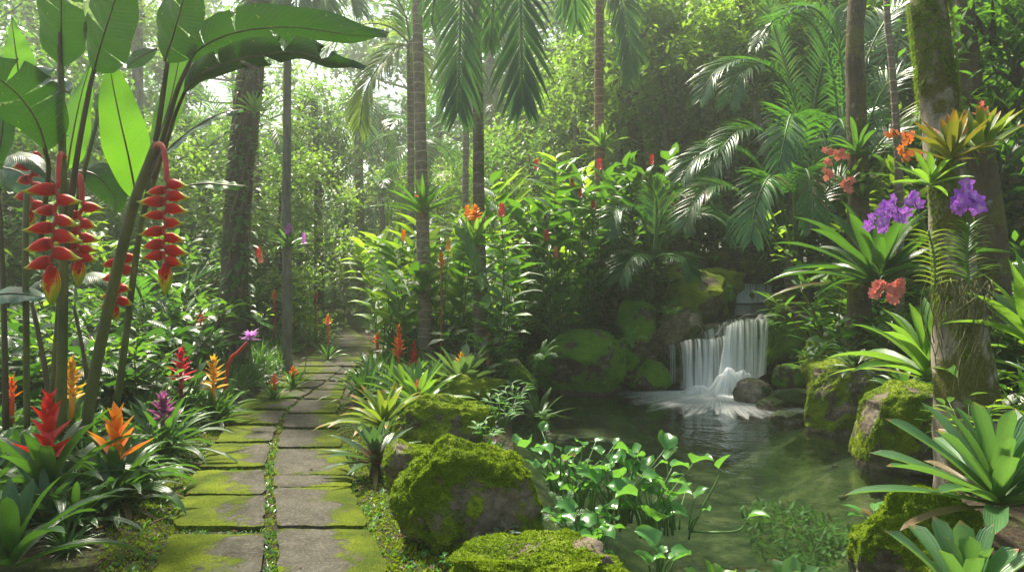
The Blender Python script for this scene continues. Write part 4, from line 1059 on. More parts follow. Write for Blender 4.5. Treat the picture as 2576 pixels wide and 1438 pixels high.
# leaning red-stemmed one with lilac flower
o = root('bromeliad', gp(560, 8.3)); tagt(o, 'bromeliad', 'lilac flower on a long dark red leaning stalk left of the path', None, None, True)
part('leaves', (lambda m: (setattr(m, 'v', [tuple(V(p) + V(o.location)) for p in m.v]), m)[1])(rosette(20, .55, .05)), 'strap', o)
mb = MB(); tube(mb, spline([gp(560, 8.3, .1), W(575, 915, 8.2), W(600, 885, 8.15), W(622, 862, 8.1)], 10), .02, 7); part('stalk', mb, 'redstem', o)
mb = MB(); c = W(628, 852, 8.1)
for i in range(26): blade(mb, c + V((U(-.02, .02), 0, U(-.03, .04))), dirv(i * 2.4, radians(U(-20, 60))), U(.08, .15), .035, 4, .4, .4, lance_p)
part('flower', mb, 'lilac', o)
# right of the path
special('bromeliad', dict(n=32, L=.52, w=.065, el0=-5, el1=78, droop=.7, z=.09), 'cryp', dict(h=.08, z0=.09, n=8, L=.13, w=.045, el0=60, el1=80), 'coral', gp(945, 5.95), 'dark grey-green bromeliad with pink heart beside the paving', .3, 1.0)
o = THINGS[-1][0]; mb = MB(); tube(mb, [(0, 0, -.02), (0, 0, .05), (0, 0, .10)], [.06, .05, .04], 8, wob=.4); ob('stump', mb.mesh('stump', 'darkbark'), o)
special('bromeliad', dict(n=32, L=.64, w=.07, el0=5, el1=75, droop=1.0, z=.14), 'yellowbrom', None, None, gp(965, 6.9, .05), 'yellow-green variegated bromeliad behind the dark pink-hearted one', 1.3, 1.0)
special('bromeliad', dict(n=30, L=.80, w=.09, el0=12, el1=72, droop=.9, z=.1), 'limebrom', dict(h=.16, z0=.22, n=16, L=.13, w=.04), 'coral', gp(1050, 8.2), 'bright green bromeliad with coral flower behind the mossy boulder', 2.1, 1.0)
special('bromeliad', dict(n=34, L=.80, w=.11, el0=8, el1=70, droop=.55, z=.15, prof=tongue_p), 'silver', dict(h=.12, z0=.45, n=16, L=.13, w=.04), 'amber', gp(1160, 9.0, .02), 'wide silvery bromeliad with an orange flower above the flat mossy rock', 1.9, .98)
special('bromeliad', dict(n=18, L=.62, w=.07, el0=25, el1=78, droop=.6, z=.1), 'silver', None, None, gp(1350, 9.4, .02), 'silvery bromeliad with upright leaves left of the block boulder', 1.9, .95)
special('bromeliad', dict(n=22, L=.5, w=.05), 'limebrom', dict(h=.40, z0=.40, n=34, L=.14, w=.045, el0=20, el1=74, stem=.025), 'redorange', gp(1003, 10.2), 'bromeliad with tall red and orange spike right of the path', 1.9, 1, GB)
special('bromeliad', dict(n=22, L=.5, w=.05), 'strap', dict(h=.36, z0=.30, n=34, L=.12, w=.04, el0=30, el1=76, stem=.025), 'red', gp(1042, 9.6), 'bromeliad with slim scarlet spike in front of the ringed palm', 1.9, 1, GB)
special('bromeliad', dict(n=22, L=.5, w=.05), 'yellowbrom', dict(h=.12, z0=.42, n=26, L=.11, w=.035, el0=0, el1=76), 'redorange', gp(950, 11.5), 'bromeliad with round brick-red flower head right of the path bend', 1.9, 1.05, GB)
special('bromeliad', dict(n=18, L=.5, w=.06, el0=30), 'silver', dict(h=.30, z0=.55, n=22, L=.10, w=.04, el0=20, el1=76), 'coral', gp(1228, 10.0), 'bromeliad with a knobbly dark pink spike behind the silvery one', 1.9, 1.0, GB)
special('bromeliad', dict(n=18, L=.55, w=.05), 'strap', dict(h=.12, z0=.25, n=16, L=.12, w=.035), 'redorange', gp(737, 10.2), 'small bromeliad with orange-red tuft left of the path', 1.9, .8, GB)
special('bromeliad', dict(n=18, L=.55, w=.05), 'strap', dict(h=.12, z0=.30, n=16, L=.12, w=.035), 'redorange', gp(690, 9.4), 'small bromeliad with orange tuft beside the lilac flower', .9, .75, GB)
for x, y, d, m, lk in [(825, 808, 13, 'redorange', 'nearest'), (795, 745, 15, 'red', 'at the foot of the slim grey trunk'), (690, 745, 14, 'redorange', 'left of the slim grey trunk'), (740, 752, 15.5, 'red', 'just right of the slim grey trunk'), (1010, 700, 15, 'redorange', 'left of the ringed palm foot'), (505, 800, 10, 'coral', 'below the right heliconia spike'), (1110, 660, 10.5, 'orange', 'between the two palm trunks')]:
    p = W(x, y, d); g = gp(x, d); h = max(.2, p.z - g.z)
    special('bromeliad', dict(n=14, L=.5, w=.045), 'grass', dict(h=.14, z0=h - .07, n=18, L=.10, w=.035, stem=.012), m, g, 'small %s flower spike on a stalk, %s' % ({'redorange': 'orange-red', 'red': 'red', 'coral': 'coral', 'orange': 'orange'}[m], lk) if lk != 'nearest' else 'small orange-red flower spike on a stalk at the path bend', R() * 6, 1)
# lower right: giants
special('bromeliad', dict(n=34, L=.80, w=.105, el0=5, el1=72, droop=.5, z=.05, prof=tongue_p, fold=.45, jl=.15, seg=12), 'giant', None, None, W(2510, 1300, 4.2), 'giant grey-green bromeliad with rusty leaf tips at the lower right', .9, 1.02)
special('bromeliad', dict(n=15, L=.50, w=.10, el0=35, el1=78, droop=.5, prof=tongue_p), 'giant', None, None, W(2440, 1545, 3.5), 'broad-leaved bromeliad in the bottom right corner', 1.7, 1.0)
special('bromeliad', dict(n=14, L=.34, w=.09, el0=30, el1=75, droop=.5, prof=tongue_p), 'giant', None, None, W(1990, 1560, 3.7), 'bromeliad leaf tips poking in at the bottom edge of the pond', 1.2, 1.0)
special('bromeliad', dict(n=12, L=.26, w=.07, el0=30, el1=75, droop=.5, prof=tongue_p), 'limebrom', None, None, W(1800, 1530, 3.8), 'small bromeliad tips at the bottom edge left of the larger tips', 1.2, 1.0)
special('bromeliad', dict(n=26, L=.95, w=.115, el0=10, el1=78, droop=1.15, z=.1), 'limebrom', None, None, W(2335, 985, 6.1), 'lime bromeliad with arching straps below the hanging orchid roots', 2.6, 1.0)
special('bromeliad', dict(n=18, L=.9, w=.14, el0=25, el1=80, droop=.8, z=.1, prof=lance_p), 'limebrom', None, None, W(2600, 900, 5.0), 'bright lime plant with broad pointed leaves at the right edge', 1.1, .9)
special('lily', dict(n=34, L=1.5, w=.15, el0=5, el1=72, droop=1.1, z=.1, prof=strap_p), 'strap', None, None, W(2205, 740, 8.6), 'huge strap-leaved lily above the right bank with arching leaves', .5, 1.0, cat='lily')
special('bromeliad', dict(n=34, L=.34, w=.06, el0=5, el1=72, droop=1.0, z=.05), 'cryp', None, None, W(2150, 945, 7.9), 'small dark bromeliad sitting on the sloping boulder', .5, 1.0)
special('bromeliad', dict(n=24, L=.5, w=.06, el0=5, el1=72, droop=1.3, z=.05), 'strap', None, None, W(2270, 1010, 7.2), 'dark strap-leaved bromeliad between the two sloping boulders', .5, 1.0)
# hanging straps under the lily
o = THINGS[-3][0]
for pts, w in [([(2150, 720, 8.3), (2120, 735, 8.0), (2080, 800, 7.9), (2062, 930, 7.9)], .085), ([(2220, 720, 8.2), (2200, 760, 8.1), (2170, 860, 8.0), (2150, 930, 8.0)], .08), ([(2010, 615, 8.3), (1990, 640, 8.2), (1965, 700, 8.1), (1945, 760, 8.1)], .05)]:
    pass
# ------------------------------------------------ epiphytes and orchids
special('bromeliad', dict(n=22, L=.52, w=.075, el0=15, el1=85, droop=.35, z=.0, fold=.5), 'epiph', None, None, W(2392, 405, 5.25), 'amber-leaved bromeliad growing on the thick mossy trunk', .5, .88)
special('bromeliad', dict(n=16, L=.48, w=.07, el0=25, el1=85, droop=.35, z=.0, fold=.5), 'yellowbrom', dict(h=.1, z0=.25, n=14, L=.09, w=.03), 'coral', W(2470, 385, 5.6), 'yellow-green bromeliad with pale pink flower right of the amber one', 1.5, 1.0)
special('bromeliad', dict(n=14, L=.30, w=.05, el0=5, el1=80, droop=.6), 'limebrom', None, None, W(2340, 475, 5.1), 'small lime bromeliad low on the thick mossy trunk', .5, 1.0)
special('bromeliad', dict(n=18, L=.45, w=.045, el0=5, el1=80, droop=1.2), 'grass', None, None, W(2155, 395, 9.4), 'tufted epiphyte on the slim dark mossy trunk', .5, 1.45)
special('bromeliad', dict(n=18, L=.85, w=.10, el0=10, el1=75, droop=.9, prof=lance_p), 'ginger', dict(h=.12, z0=.25, n=16, L=.12, w=.05), 'redorange', W(1062, 545, 10.6), 'broad-leaved epiphyte on the ringed palm trunk', 1.0, 1.0)
special('bromeliad', dict(n=24, L=.75, w=.07, el0=20, el1=75, droop=.9), 'limebrom', dict(h=.14, z0=.38, n=26, L=.14, w=.06, el0=-10), 'orange', W(1195, 625, 10.0), 'epiphyte with big orange flower on the mossy-footed palm trunk', 1.0, 1.0)
special('bromeliad', dict(n=22, L=.5, w=.05, el0=0, el1=75, droop=.9), 'grass', dict(h=.12, z0=.25, n=26, L=.09, w=.05, el0=-30), 'lilac', W(728, 628, 11.7), 'epiphyte with lilac blossom on the slim grey trunk', 1.0, 1.0)
special('bromeliad', dict(n=20, L=.5, w=.06, el0=10, el1=80, droop=.7), 'limebrom', None, None, W(1512, 375, 12.8), 'green epiphyte at the foot of the brown palm trunk', 1.0, 1.1)
special('bromeliad', dict(n=20, L=.5, w=.06, el0=10, el1=80, droop=.7), 'limebrom', None, None, W(640, 290, 10.6), 'green epiphyte high on the vine-clad dark trunk', 1.0, .9)
def blossom(mb, c, nrm, s, petals=5, w=.75):
    nrm = V(nrm).normalized(); a = nrm.cross(V((0, 0, 1))).normalized(); b = a.cross(nrm); r = R(); ph = R() * 6
    for i in range(petals):
        an = ph + 2 * pi * i / petals; d = a * cos(an) + b * sin(an)
        blade(mb, c, d + nrm * .25, s * U(.85, 1.1), s * w, 4, .0, -.15, ellip_p, r=min(1, max(0, r + U(-.2, .2))), up=nrm, curl=.5)
def orchid(look, spray, mat, bs, nleaf_at, nleaf=14, LL=.22, lw=.03, leafm='orchidleaf', stemfrom=None, petals=5, spray_d=.06, roots=None):
    o = root('orchid', nleaf_at); tagt(o, 'orchid', look, None, None, True)
    mb = MB()
    for i in range(nleaf): blade(mb, V(nleaf_at) + V((0, 0, U(0, .05))), dirv(i * 2.4, radians(U(5, 70))), LL * U(.7, 1.1), lw, 5, .8, .5, strap_p)
    part('leaves', mb, leafm, o)
    mb = MB(); P = spline([stemfrom or nleaf_at] + [W(*q) for q in spray], 14); tube(mb, P, .006, 5); part('flower_stalk', mb, 'greenstem', o)
    mb = MB()
    n = int(len(spray) * 1)
    for k, q in enumerate(spray):
        for _ in range(3 if k or True else 1):
            c = W(*q) + V((U(-1, 1), U(-.6, .6), U(-1, 1))) * spray_d
            blossom(mb, c, (U(-.6, .6), -1, U(-.3, .5)), bs, petals)
    part('blossoms', mb, mat, o); return o
orchid('purple orchid spray hanging over the strap-leaved lily', [(2325, 540, 6.4), (2300, 505, 6.4), (2275, 520, 6.4), (2265, 540, 6.4), (2245, 510, 6.4), (2228, 535, 6.4), (2210, 560, 6.4), (2200, 552, 6.4)][1:], 'violet', .058, W(2345, 620, 6.3), 10, .3, .04, petals=5)
orchid('orange orchid spray in front of the thin palm stem', [(2245, 330, 6.8), (2262, 345, 6.8), (2290, 350, 6.8), (2275, 375, 6.8), (2290, 395, 6.8), (2312, 392, 6.8)], 'orchorange', .045, W(2300, 470, 6.8), 14, .3, .04, petals=5, spray_d=.05)
orchid('coral orchid spray left of the slim dark mossy trunk', [(2080, 385, 9.2), (2100, 380, 9.2), (2118, 392, 9.2), (2110, 384, 9.2), (2085, 410, 9.2), (2078, 432, 9.2), (2082, 442, 9.2)], 'coral', .05, W(2135, 470, 9.4), 14, .42, .055, petals=5, spray_d=.045)
orchid('pale pink orchid cluster at the foot of the slim dark mossy trunk', [(2128, 465, 9.2), (2140, 455, 9.2), (2132, 475, 9.2)], 'coral', .06, W(2170, 500, 9.4), 14, .44, .07, petals=6, spray_d=.03)
orchid('red starry flowers hanging beneath the strap-leaved lily', [(2215, 720, 7.6), (2205, 740, 7.6), (2235, 725, 7.6), (2250, 745, 7.6), (2268, 728, 7.6), (2262, 712, 7.6)], 'coral', .07, W(2215, 700, 7.9), 6, .2, .03, petals=7, spray_d=.03)
# vanda: upright fan of leaves with violet head and long aerial roots
vb = W(2437, 700, 5.0)
o = root('orchid', vb); tagt(o, 'orchid', 'violet orchid with ladder of curved leaves and long hanging roots', None, None, True)
mb = MB(); P = spline([W(2437, 715, 5.0), W(2432, 640, 5.0), (W(2436, 560, 5.0))], 20); tube(mb, P, .012, 6); part('stem', mb, 'greenstem', o)
mb = MB()
for i in range(17):
    for sg in (-1, 1):
        p = P[1 + i]; blade(mb, p, V((sg * 1, U(-.6, .3), .50 + i * .028 + U(-.12, .12))), .26 * U(.75, 1.12) * (1 - .012 * i), .024, 8, U(.8, 1.5), .7, grass_p)
part('leaves', mb, 'orchidleaf', o)
mb = MB(); tube(mb, [P[-2], W(2434, 520, 4.98), W(2432, 480, 4.95)], .005, 5); part('flower_stalk', mb, 'greenstem', o)
mb = MB()
for (x, y) in [(2412, 490), (2432, 478), (2452, 492), (2424, 512), (2444, 508), (2462, 505), (2416, 528), (2400, 520), (2455, 525), (2436, 497), (2418, 505), (2466, 520), (2404, 505), (2432, 462)]:
    blossom(mb, W(x, y, 4.92 + U(-.06, .06)), (U(-.7, .7), -1, U(-.3, .5)), .052, 5)
part('blossoms', mb, 'violet', o)
mb = MB()
for i in range(46):
    x = U(2405, 2475); y = U(690, 760); p = W(x, y, 5.0 + U(-.08, .12)); L = U(.2, .8); n = 14; pts = []; f1 = U(2, 6); f2 = U(0, 6); am = U(.02, .09)
    for k in range(n):
        t = k / (n - 1); pts.append(p + V((sin(f2 + t * f1) * am + U(-.005, .005) + (x - 2437) * .0006 * t, sin(f2 * 2 + t * f1) * am, -L * t)))
    tube(mb, pts, [.0052 * (1 - t / 16) for t in range(n)], 4)
part('aerial_roots', mb, 'root', o)
o2 = root('orchid', W(2350, 640, 5.3)); tagt(o2, 'orchid', 'smaller yellow-green orchid without flowers left of the violet one', None, None, True)
mb = MB(); P = spline([W(2352, 730, 5.3), W(2350, 650, 5.3), W(2335, 580, 5.3)], 14)
for i in range(12):
    for sg in (-1, 1): blade(mb, P[i + 1], V((sg * 1, U(-.4, .2), .5)), .17, .022, 6, 1.1, .7, grass_p)
part('leaves', mb, 'yellowbrom', o2)
mb = MB(); tube(mb, P, .009, 6); part('stem', mb, 'greenstem', o2)
mb = MB()
for i in range(12):
    x = U(2325, 2385); p = W(x, U(690, 730), 5.3 + U(-.06, .1)); L = U(.25, .6); f1 = U(2, 6); f2 = U(0, 6)
    tube(mb, [p + V((sin(f2 + k / 9 * f1) * .03, cos(f2 + k / 9 * f1) * .02, -L * k / 9)) for k in range(10)], .004, 4)
part('aerial_roots', mb, 'root', o2)

# ------------------------------------------------ pond plants
def pondplant(loc, n, h, look, seed, spr=.25, ls=.11):
    random.seed(seed); lv, st = MB(), MB()
    for i in range(n):
        az = U(0, 2 * pi); b = V((cos(az), sin(az), 0)) * U(0, spr * .5); H_ = h * U(.25, .95); ln = U(.05, .8) * H_
        e = b + V((cos(az) * ln, sin(az) * ln, H_)); C = spline([b, b + V((cos(az) * ln * .2, sin(az) * ln * .2, H_ * .5)), e], 9)
        tube(st, C, [.008 * (1 - k / 14) for k in range(9)], 6)
        a2 = az + U(-1.5, 1.5); L = ls * U(.5, 1.3); d = dirv(a2, radians(U(5, 55)))
        blade(lv, e - d * .01, d, L * 1.15, L * U(.8, 1.0), 7, U(.6, 1.6), U(.2, .7), heart_p, roll=U(-.6, .6), wav=.25)
    o = root('pond_plant', loc); tagt(o, 'pond plant', look, None, None, True)
    ob('leaves', lv.mesh('leaves', 'pondleaf'), o); ob('stalks', st.mesh('stalks', 'greenstem'), o); return o
pondplant(W(1455, 1290, 4.95), 26, .52, 'tall clump of round-leaved pond plants beside the peaked boulder', 31)
pondplant(W(1560, 1320, 4.75), 30, .50, 'densest round-leaved pond plant clump in the middle of the bed', 32)
pondplant(W(1410, 1240, 5.3), 20, .42, 'round-leaved pond plant clump farthest back behind the peaked boulder', 33)
pondplant(W(1640, 1350, 4.6), 22, .44, 'round-leaved pond plant clump with long stalks at the open water', 34)
pondplant(W(1500, 1400, 4.3), 26, .30, 'low round-leaved pond plants above the bottom mossy rock', 35, ls=.10)
pondplant(W(1700, 1340, 4.7), 9, .46, 'sparse pond plant clump farthest out in the water', 36)
pondplant(W(1660, 1440, 4.1), 8, .16, 'small pond plant floating at the bottom edge', 37, ls=.11)
random.seed(99)
# one long trailing stalk and one tall single leaf
o = root('pond_plant', W(1740, 1365, 4.6)); tagt(o, 'pond plant', 'single pond plant with one tall leaf and one trailing stalk', None, None, True)
lv, st = MB(), MB()
for pts, dd in [([(1735, 1340, 4.6), (1770, 1270, 4.6), (1808, 1200, 4.6), (1808, 1178, 4.6)], (.35, -.3, .8)), ([(1740, 1335, 4.6), (1800, 1338, 4.5), (1860, 1332, 4.5), (1884, 1300, 4.5)], (.5, -.3, .25))]:
    C = spline([W(*p) for p in pts], 14); tube(st, C, [.009 * (1 - i / 22) for i in range(14)], 6)
    blade(lv, C[-1], dd, .13, .09, 7, .9, .6, heart_p)
part('leaves', lv, 'pondleaf', o); part('stalks', st, 'greenstem', o)
# sunken weed
mb = MB()
for i in range(1000):
    a = U(0, 2 * pi); q = sqrt(R()); c = V((*PW(2010, 1265), -.50)) + V((cos(a) * q * .42, sin(a) * q * .75, U(-.05, .33) * (1 - q * .6)))
    blade(mb, c, dirv(U(0, 6.28), radians(U(-5, 60))), U(.06, .11), U(.022, .035), 3, .5, .3, lance_p)
o = ob('waterweed', mb.mesh('waterweed', 'weed')); tagt(o, 'water plant', 'mass of green weed growing under the pond surface', None, V((*PW(2010, 1265), -.4)), True)

# ================================================================== TRUNKS AND PALMS IN FRONT
def trunkthing(name, cat, look, pts, radii, bark, fr=None, n=24, extra=None, seg=14, wob=.08):
    """pts in (x, y, d) picture points from foot to top, radii in picture pixels."""
    P = [W(*p) for p in pts]; g0 = gz(P[0].x, P[0].y) - .12
    if P[0].z > g0 + .1:
        P.insert(0, V((P[0].x + (P[0].x - P[1].x) * .3, P[0].y, g0))); radii = [radii[0] * 1.12] + list(radii)
    C = spline(P, n); rr = [interp(list(enumerate(radii)), i / (n - 1) * (len(radii) - 1)) * pts[0][2] / F for i in range(n)]
    o = root(name, P[0]); tagt(o, cat, look, None, None, True)
    mb = MB(); tube(mb, C, rr, seg, wob=wob); part('trunk', mb, bark, o); return o
def addfrond(o, pts, Lm, n=46, wl=.035, ang=50, droop=.6, mat='palm', upv=(0, -1, .2), vee=.1, seg=5, rl=None, jit=.08):
    P = [W(*p) for p in pts]; lv, st = MB(), MB()
    frond(lv, P, Lm, n, wl, ang, droop, upv, seg, jit, vee, .04, st, rl)
    f = part('frond', lv, mat, o); part('rachis', st, 'greenstem', f)
def canopy(o, spots, n, mat, leaf=.2, wl=.5, name='crown'):
    """leafy boughs: spots = (x, y, d, radius in metres)."""
    mb, st = MB(), MB()
    for x, y, d, r_ in spots:
        c = W(x, y, d); tone = U(-.2, .2)
        for q in range(4):
            e = c + V((U(-.8, .8), U(-.6, .6), U(-.6, .6))) * r_; tube(st, spline([c + V((0, 0, -.3 * r_)), c.lerp(e, .5) + V((0, 0, .1)), e], 5), [.03, .022, .016, .01, .005], 5)
        for _ in range(n):
            g = V((random.gauss(0, .45), random.gauss(0, .45), random.gauss(0, .38))) * r_
            k = noise.noise((c + g) * 1.6)
            if k < -.12: continue
            blade(mb, c + g, dirv(U(0, 6.28), radians(U(-70, 30))), leaf * U(.6, 1.15), leaf * wl * U(.8, 1.1), 2, .6, .3, ellip_p, r=min(1, max(0, .5 + tone + k * .4 + U(-.25, .25))))
    part('branches', st, 'darkbark', o); part(name, mb, mat, o)
t1 = trunkthing('palm_tree', 'palm', 'tall palm with pale ringed trunk right of the path', [(1072, 960, 10.8), (1068, 760, 10.8), (1062, 520, 10.8), (1056, 260, 10.8), (1049, 0, 10.8), (1045, -350, 10.8), (1044, -480, 10.8)], [20, 18, 16, 14.5, 12.5, 12, 11], 'ringbark', wob=.04)
for az in range(9):
    pass
t2 = trunkthing('palm_tree', 'palm', 'palm with mossy foot and long fronds hanging at the top centre', [(1212, 940, 10.3), (1208, 745, 10.3), (1204, 520, 10.3), (1203, 300, 10.3), (1200, 60, 10.2), (1215, -260, 10.1)], [19, 18, 15, 14, 12, 12], 'ringbarkdark', wob=.05)
addfrond(t2, [(1215, -250, 10), (1185, -200, 9.2), (1165, -90, 8.6), (1158, 60, 8.4), (1155, 190, 8.4), (1152, 285, 8.4)], .78, 60, .040, 42, .55, 'palm', rl=.3)
addfrond(t2, [(1225, -250, 10), (1275, -215, 9.2), (1303, -100, 8.2), (1310, 40, 7.9), (1312, 170, 7.9), (1315, 262, 7.9)], .80, 60, .042, 40, .55, 'palm', rl=.35)
addfrond(t2, [(1220, -250, 10), (1200, -220, 9.5), (1130, -160, 9.1), (1100, -60, 9.0), (1085, 60, 9.0)], .6, 44, .035, 42, .55, 'palm', rl=.3)
addfrond(t2, [(1225, -250, 10), (1240, -210, 9.6), (1245, -100, 9.4), (1240, 30, 9.4), (1232, 120, 9.4)], .55, 44, .035, 38, .5, 'palm', rl=.2)
addfrond(t2, [(1225, -250, 10.2), (1330, -260, 10.2), (1400, -160, 10.2), (1440, -40, 10.3), (1450, 60, 10.4)], .7, 44, .035, 45, .8, 'palm', rl=.3)
t3 = trunkthing('palm_tree', 'palm', 'slim palm with yellow backlit frond just left of the ringed palm', [(1036, 850, 15), (1034, 560, 15), (1033, 300, 15), (1032, 110, 15)], [9, 9, 9, 10], 'ringbark', wob=.03)
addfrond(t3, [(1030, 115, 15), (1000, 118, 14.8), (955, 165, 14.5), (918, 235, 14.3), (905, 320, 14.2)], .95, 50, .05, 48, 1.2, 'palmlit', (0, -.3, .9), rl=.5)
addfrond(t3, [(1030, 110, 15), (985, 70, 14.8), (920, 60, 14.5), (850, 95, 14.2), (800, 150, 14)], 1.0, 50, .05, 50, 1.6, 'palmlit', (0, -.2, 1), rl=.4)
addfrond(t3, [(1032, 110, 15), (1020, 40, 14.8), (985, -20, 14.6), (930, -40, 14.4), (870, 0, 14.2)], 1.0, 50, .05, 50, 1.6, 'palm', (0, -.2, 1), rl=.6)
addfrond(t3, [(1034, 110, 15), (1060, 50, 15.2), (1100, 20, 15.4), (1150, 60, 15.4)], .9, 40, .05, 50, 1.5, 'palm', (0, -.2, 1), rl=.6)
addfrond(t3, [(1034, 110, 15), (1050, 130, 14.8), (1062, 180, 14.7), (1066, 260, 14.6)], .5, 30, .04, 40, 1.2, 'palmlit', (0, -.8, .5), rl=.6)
t5 = trunkthing('palm_tree', 'palm', 'brown ringed palm trunk with one frond hanging on its right', [(1512, 560, 13), (1508, 380, 13), (1507, 200, 13), (1508, 60, 13), (1510, -40, 13)], [14, 13, 11.5, 11, 12], 'brownbark', wob=.05)
addfrond(t5, [(1512, -30, 13), (1535, -50, 12.7), (1562, 0, 12.4), (1580, 90, 12.3), (1588, 195, 12.3)], .75, 50, .045, 38, .9, 'palm', (-.3, -.8, .4), rl=.35)
addfrond(t5, [(1508, -30, 13), (1480, -60, 12.8), (1450, -40, 12.6), (1430, 30, 12.5)], .8, 36, .045, 42, 1.2, 'palm', (0, -.5, .8), rl=.5)
t4 = trunkthing('palm_tree', 'palm', 'thin pale trunk between the two front palm trunks', [(1170, 700, 17), (1171, 450, 17), (1173, 300, 17), (1175, 100, 17), (1178, -100, 17)], [8, 8, 7.5, 7, 7], 'ringbark', wob=.05)
t6 = trunkthing('tree', 'tree', 'slim speckled grey trunk left of the path', [(722, 860, 11.9), (722, 740, 11.9), (721, 520, 11.9), (722, 320, 11.9), (723, 140, 11.9), (724, -120, 11.9)], [13, 12, 11, 10, 9.5, 9], 'greybark', wob=.08)
for pts in [[(724, -100, 11.9), (700, -90, 11.6), (660, -40, 11.3), (640, 30, 11.2)], [(724, -100, 11.9), (760, -95, 11.7), (800, -50, 11.5), (820, 30, 11.4)], [(724, -100, 11.9), (735, -60, 11.3), (745, 0, 11.0), (742, 90, 10.9)], [(724, -100, 11.9), (690, -60, 12.4), (690, 10, 12.6), (695, 80, 12.6)], [(724, -100, 11.9), (780, -80, 12.6), (860, -40, 12.8), (900, 20, 12.9)]]:
    addfrond(t6, pts, .85, 40, .045, 42, 1.3, 'palm', (0, -.5, .8), rl=.4)
t7 = trunkthing('tree', 'tree', 'dark broad trunk wrapped in vines left of the path', [(588, 880, 11.2), (590, 690, 11.2), (598, 520, 11.2), (612, 340, 11.2), (632, 160, 11.2), (652, -20, 11.2), (660, -200, 11.2)], [44, 34, 30, 29, 28, 30, 30], 'darkbark', wob=.22)
mb = MB()
for i in range(9):
    x0 = 590 + U(-30, 30); ph = U(0, 6); P = []
    for k in range(16):
        y = 800 - k * 55; cx_ = interp([(-20, 652), (160, 632), (340, 612), (520, 598), (690, 590), (880, 588)], y) ; a = ph + k * .35
        P.append(W(cx_ + cos(a) * 33, y, 11.2 + sin(a) * .2 - .02))
    tube(mb, P, U(.012, .03), 5)
part('vines', mb, 'brownstem', t7)
mb = MB()
for i in range(420):
    y = U(-20, 800); cx_ = interp([(-20, 652), (160, 632), (340, 612), (520, 598), (690, 590), (880, 588)], y); a = U(0, 2 * pi)
    p = W(cx_ + cos(a) * 36, y, 11.2 - abs(sin(a)) * .22); blade(mb, p, V((cos(a), -.8, U(-.6, .3))), U(.10, .26), U(.04, .09), 3, 1.3, .3, ellip_p)
part('creeper_leaves', mb, 'shrub', t7)
trunkthing('tree', 'tree', 'slim dark mossy trunk right of the feather palms', [(2160, 640, 9.6), (2158, 420, 9.6), (2154, 260, 9.6), (2150, 120, 9.6), (2162, -60, 9.6)], [27, 25, 24, 22, 21], 'mossbarkdark', wob=.15, n=30)
t12 = trunkthing('tree', 'tree', 'thick pale trunk covered in hanging moss at the right', [(2440, 1060, 5.7), (2420, 900, 5.7), (2400, 700, 5.7), (2385, 500, 5.7), (2368, 330, 5.7), (2352, 160, 5.7), (2335, 0, 5.7), (2325, -120, 5.7)], [80, 66, 50, 44, 43, 42, 40, 40], 'mossbark', wob=.14, n=40, seg=24)
mb = MB(); C = spline([W(2420, 900, 5.7), W(2400, 700, 5.7), W(2385, 500, 5.7), W(2368, 330, 5.7), W(2352, 160, 5.7), W(2335, 0, 5.7), W(2325, -60, 5.7)], 60)
for i in range(24000):
    t = R(); k = int(t * 58); a = U(0, 2 * pi); p = C[k].lerp(C[k + 1], R()); r_ = .137 if t > .2 else .19 - t * .3
    if noise.noise(V((cos(a) * .9, sin(a) * .9, p.z * 1.6))) < .03 + U(-.1, .1): continue
    n_ = V((cos(a), sin(a), 0)); q = p + n_ * r_
    blade(mb, q, n_ + V((0, 0, -.9)), U(.018, .045), .009, 2, 1.5, .2, grass_p, r=U(.0, .9))
part('hanging_moss', mb, 'moss', t12)
trunkthing('palm_tree', 'palm', 'thin straight palm stem between the two mossy trunks', [(2262, 480, 9.5), (2255, 330, 9.5), (2245, 180, 9.5), (2232, 40, 9.5), (2232, -60, 9.5)], [10, 9, 8, 8, 7], 'ringbark', wob=.03)
t_ms = trunkthing('tree', 'tree', 'mossy trunk in shade right of the thick pale trunk', [(2500, 640, 8.2), (2470, 400, 8.2), (2440, 200, 8.2), (2425, 0, 8.2), (2420, -80, 8.2)], [34, 30, 26, 24, 22], 'mossbarkdark', wob=.15)
t_pf = trunkthing('tree', 'tree', 'pale flaking trunk behind the feather palms', [(2010, 660, 16), (1906, 300, 16), (1886, 130, 16), (1880, 0, 16), (1876, -100, 16)], [12, 11, 10, 9, 8], 'greybark', wob=.15)
t_sa = trunkthing('tree', 'tree', 'slender dark sapling trunk right of the brown palm', [(1690, 560, 17), (1682, 420, 17), (1672, 300, 17), (1666, 200, 17), (1650, 60, 17)], [9, 9, 8, 6, 4], 'darkbark', wob=.15)
t_th = trunkthing('tree', 'tree', 'thick dark trunk behind the brown palm', [(1612, 600, 18), (1600, 400, 18), (1592, 300, 18), (1585, 180, 18), (1570, 20, 18)], [24, 20, 18, 17, 14], 'darkbark', wob=.25)
trunkthing('tree', 'tree', 'thin grey trunk left of the brown palm', [(1455, 600, 20), (1450, 350, 20), (1446, 200, 20), (1440, 0, 20)], [8, 8, 7, 6], 'greybark', wob=.1)
t_gr = trunkthing('tree', 'tree', 'grey trunk seen between the heliconia leaves', [(350, 700, 20), (347, 240, 20), (345, 100, 20), (343, -50, 20)], [14, 13, 13, 12], 'greybark', wob=.08)
t_hz = trunkthing('tree', 'tree', 'hazy trunk behind the path bend', [(803, 760, 22), (801, 560, 22), (797, 400, 22), (790, 250, 22)], [13, 11, 10, 8], 'darkbark', wob=.1)
t8 = trunkthing('palm_tree', 'palm', 'hazy palm with dead brown skirt beyond the path', [(908, 760, 24), (906, 560, 24), (904, 420, 24), (905, 300, 24)], [11, 11, 10, 12], 'ringbark', wob=.06)
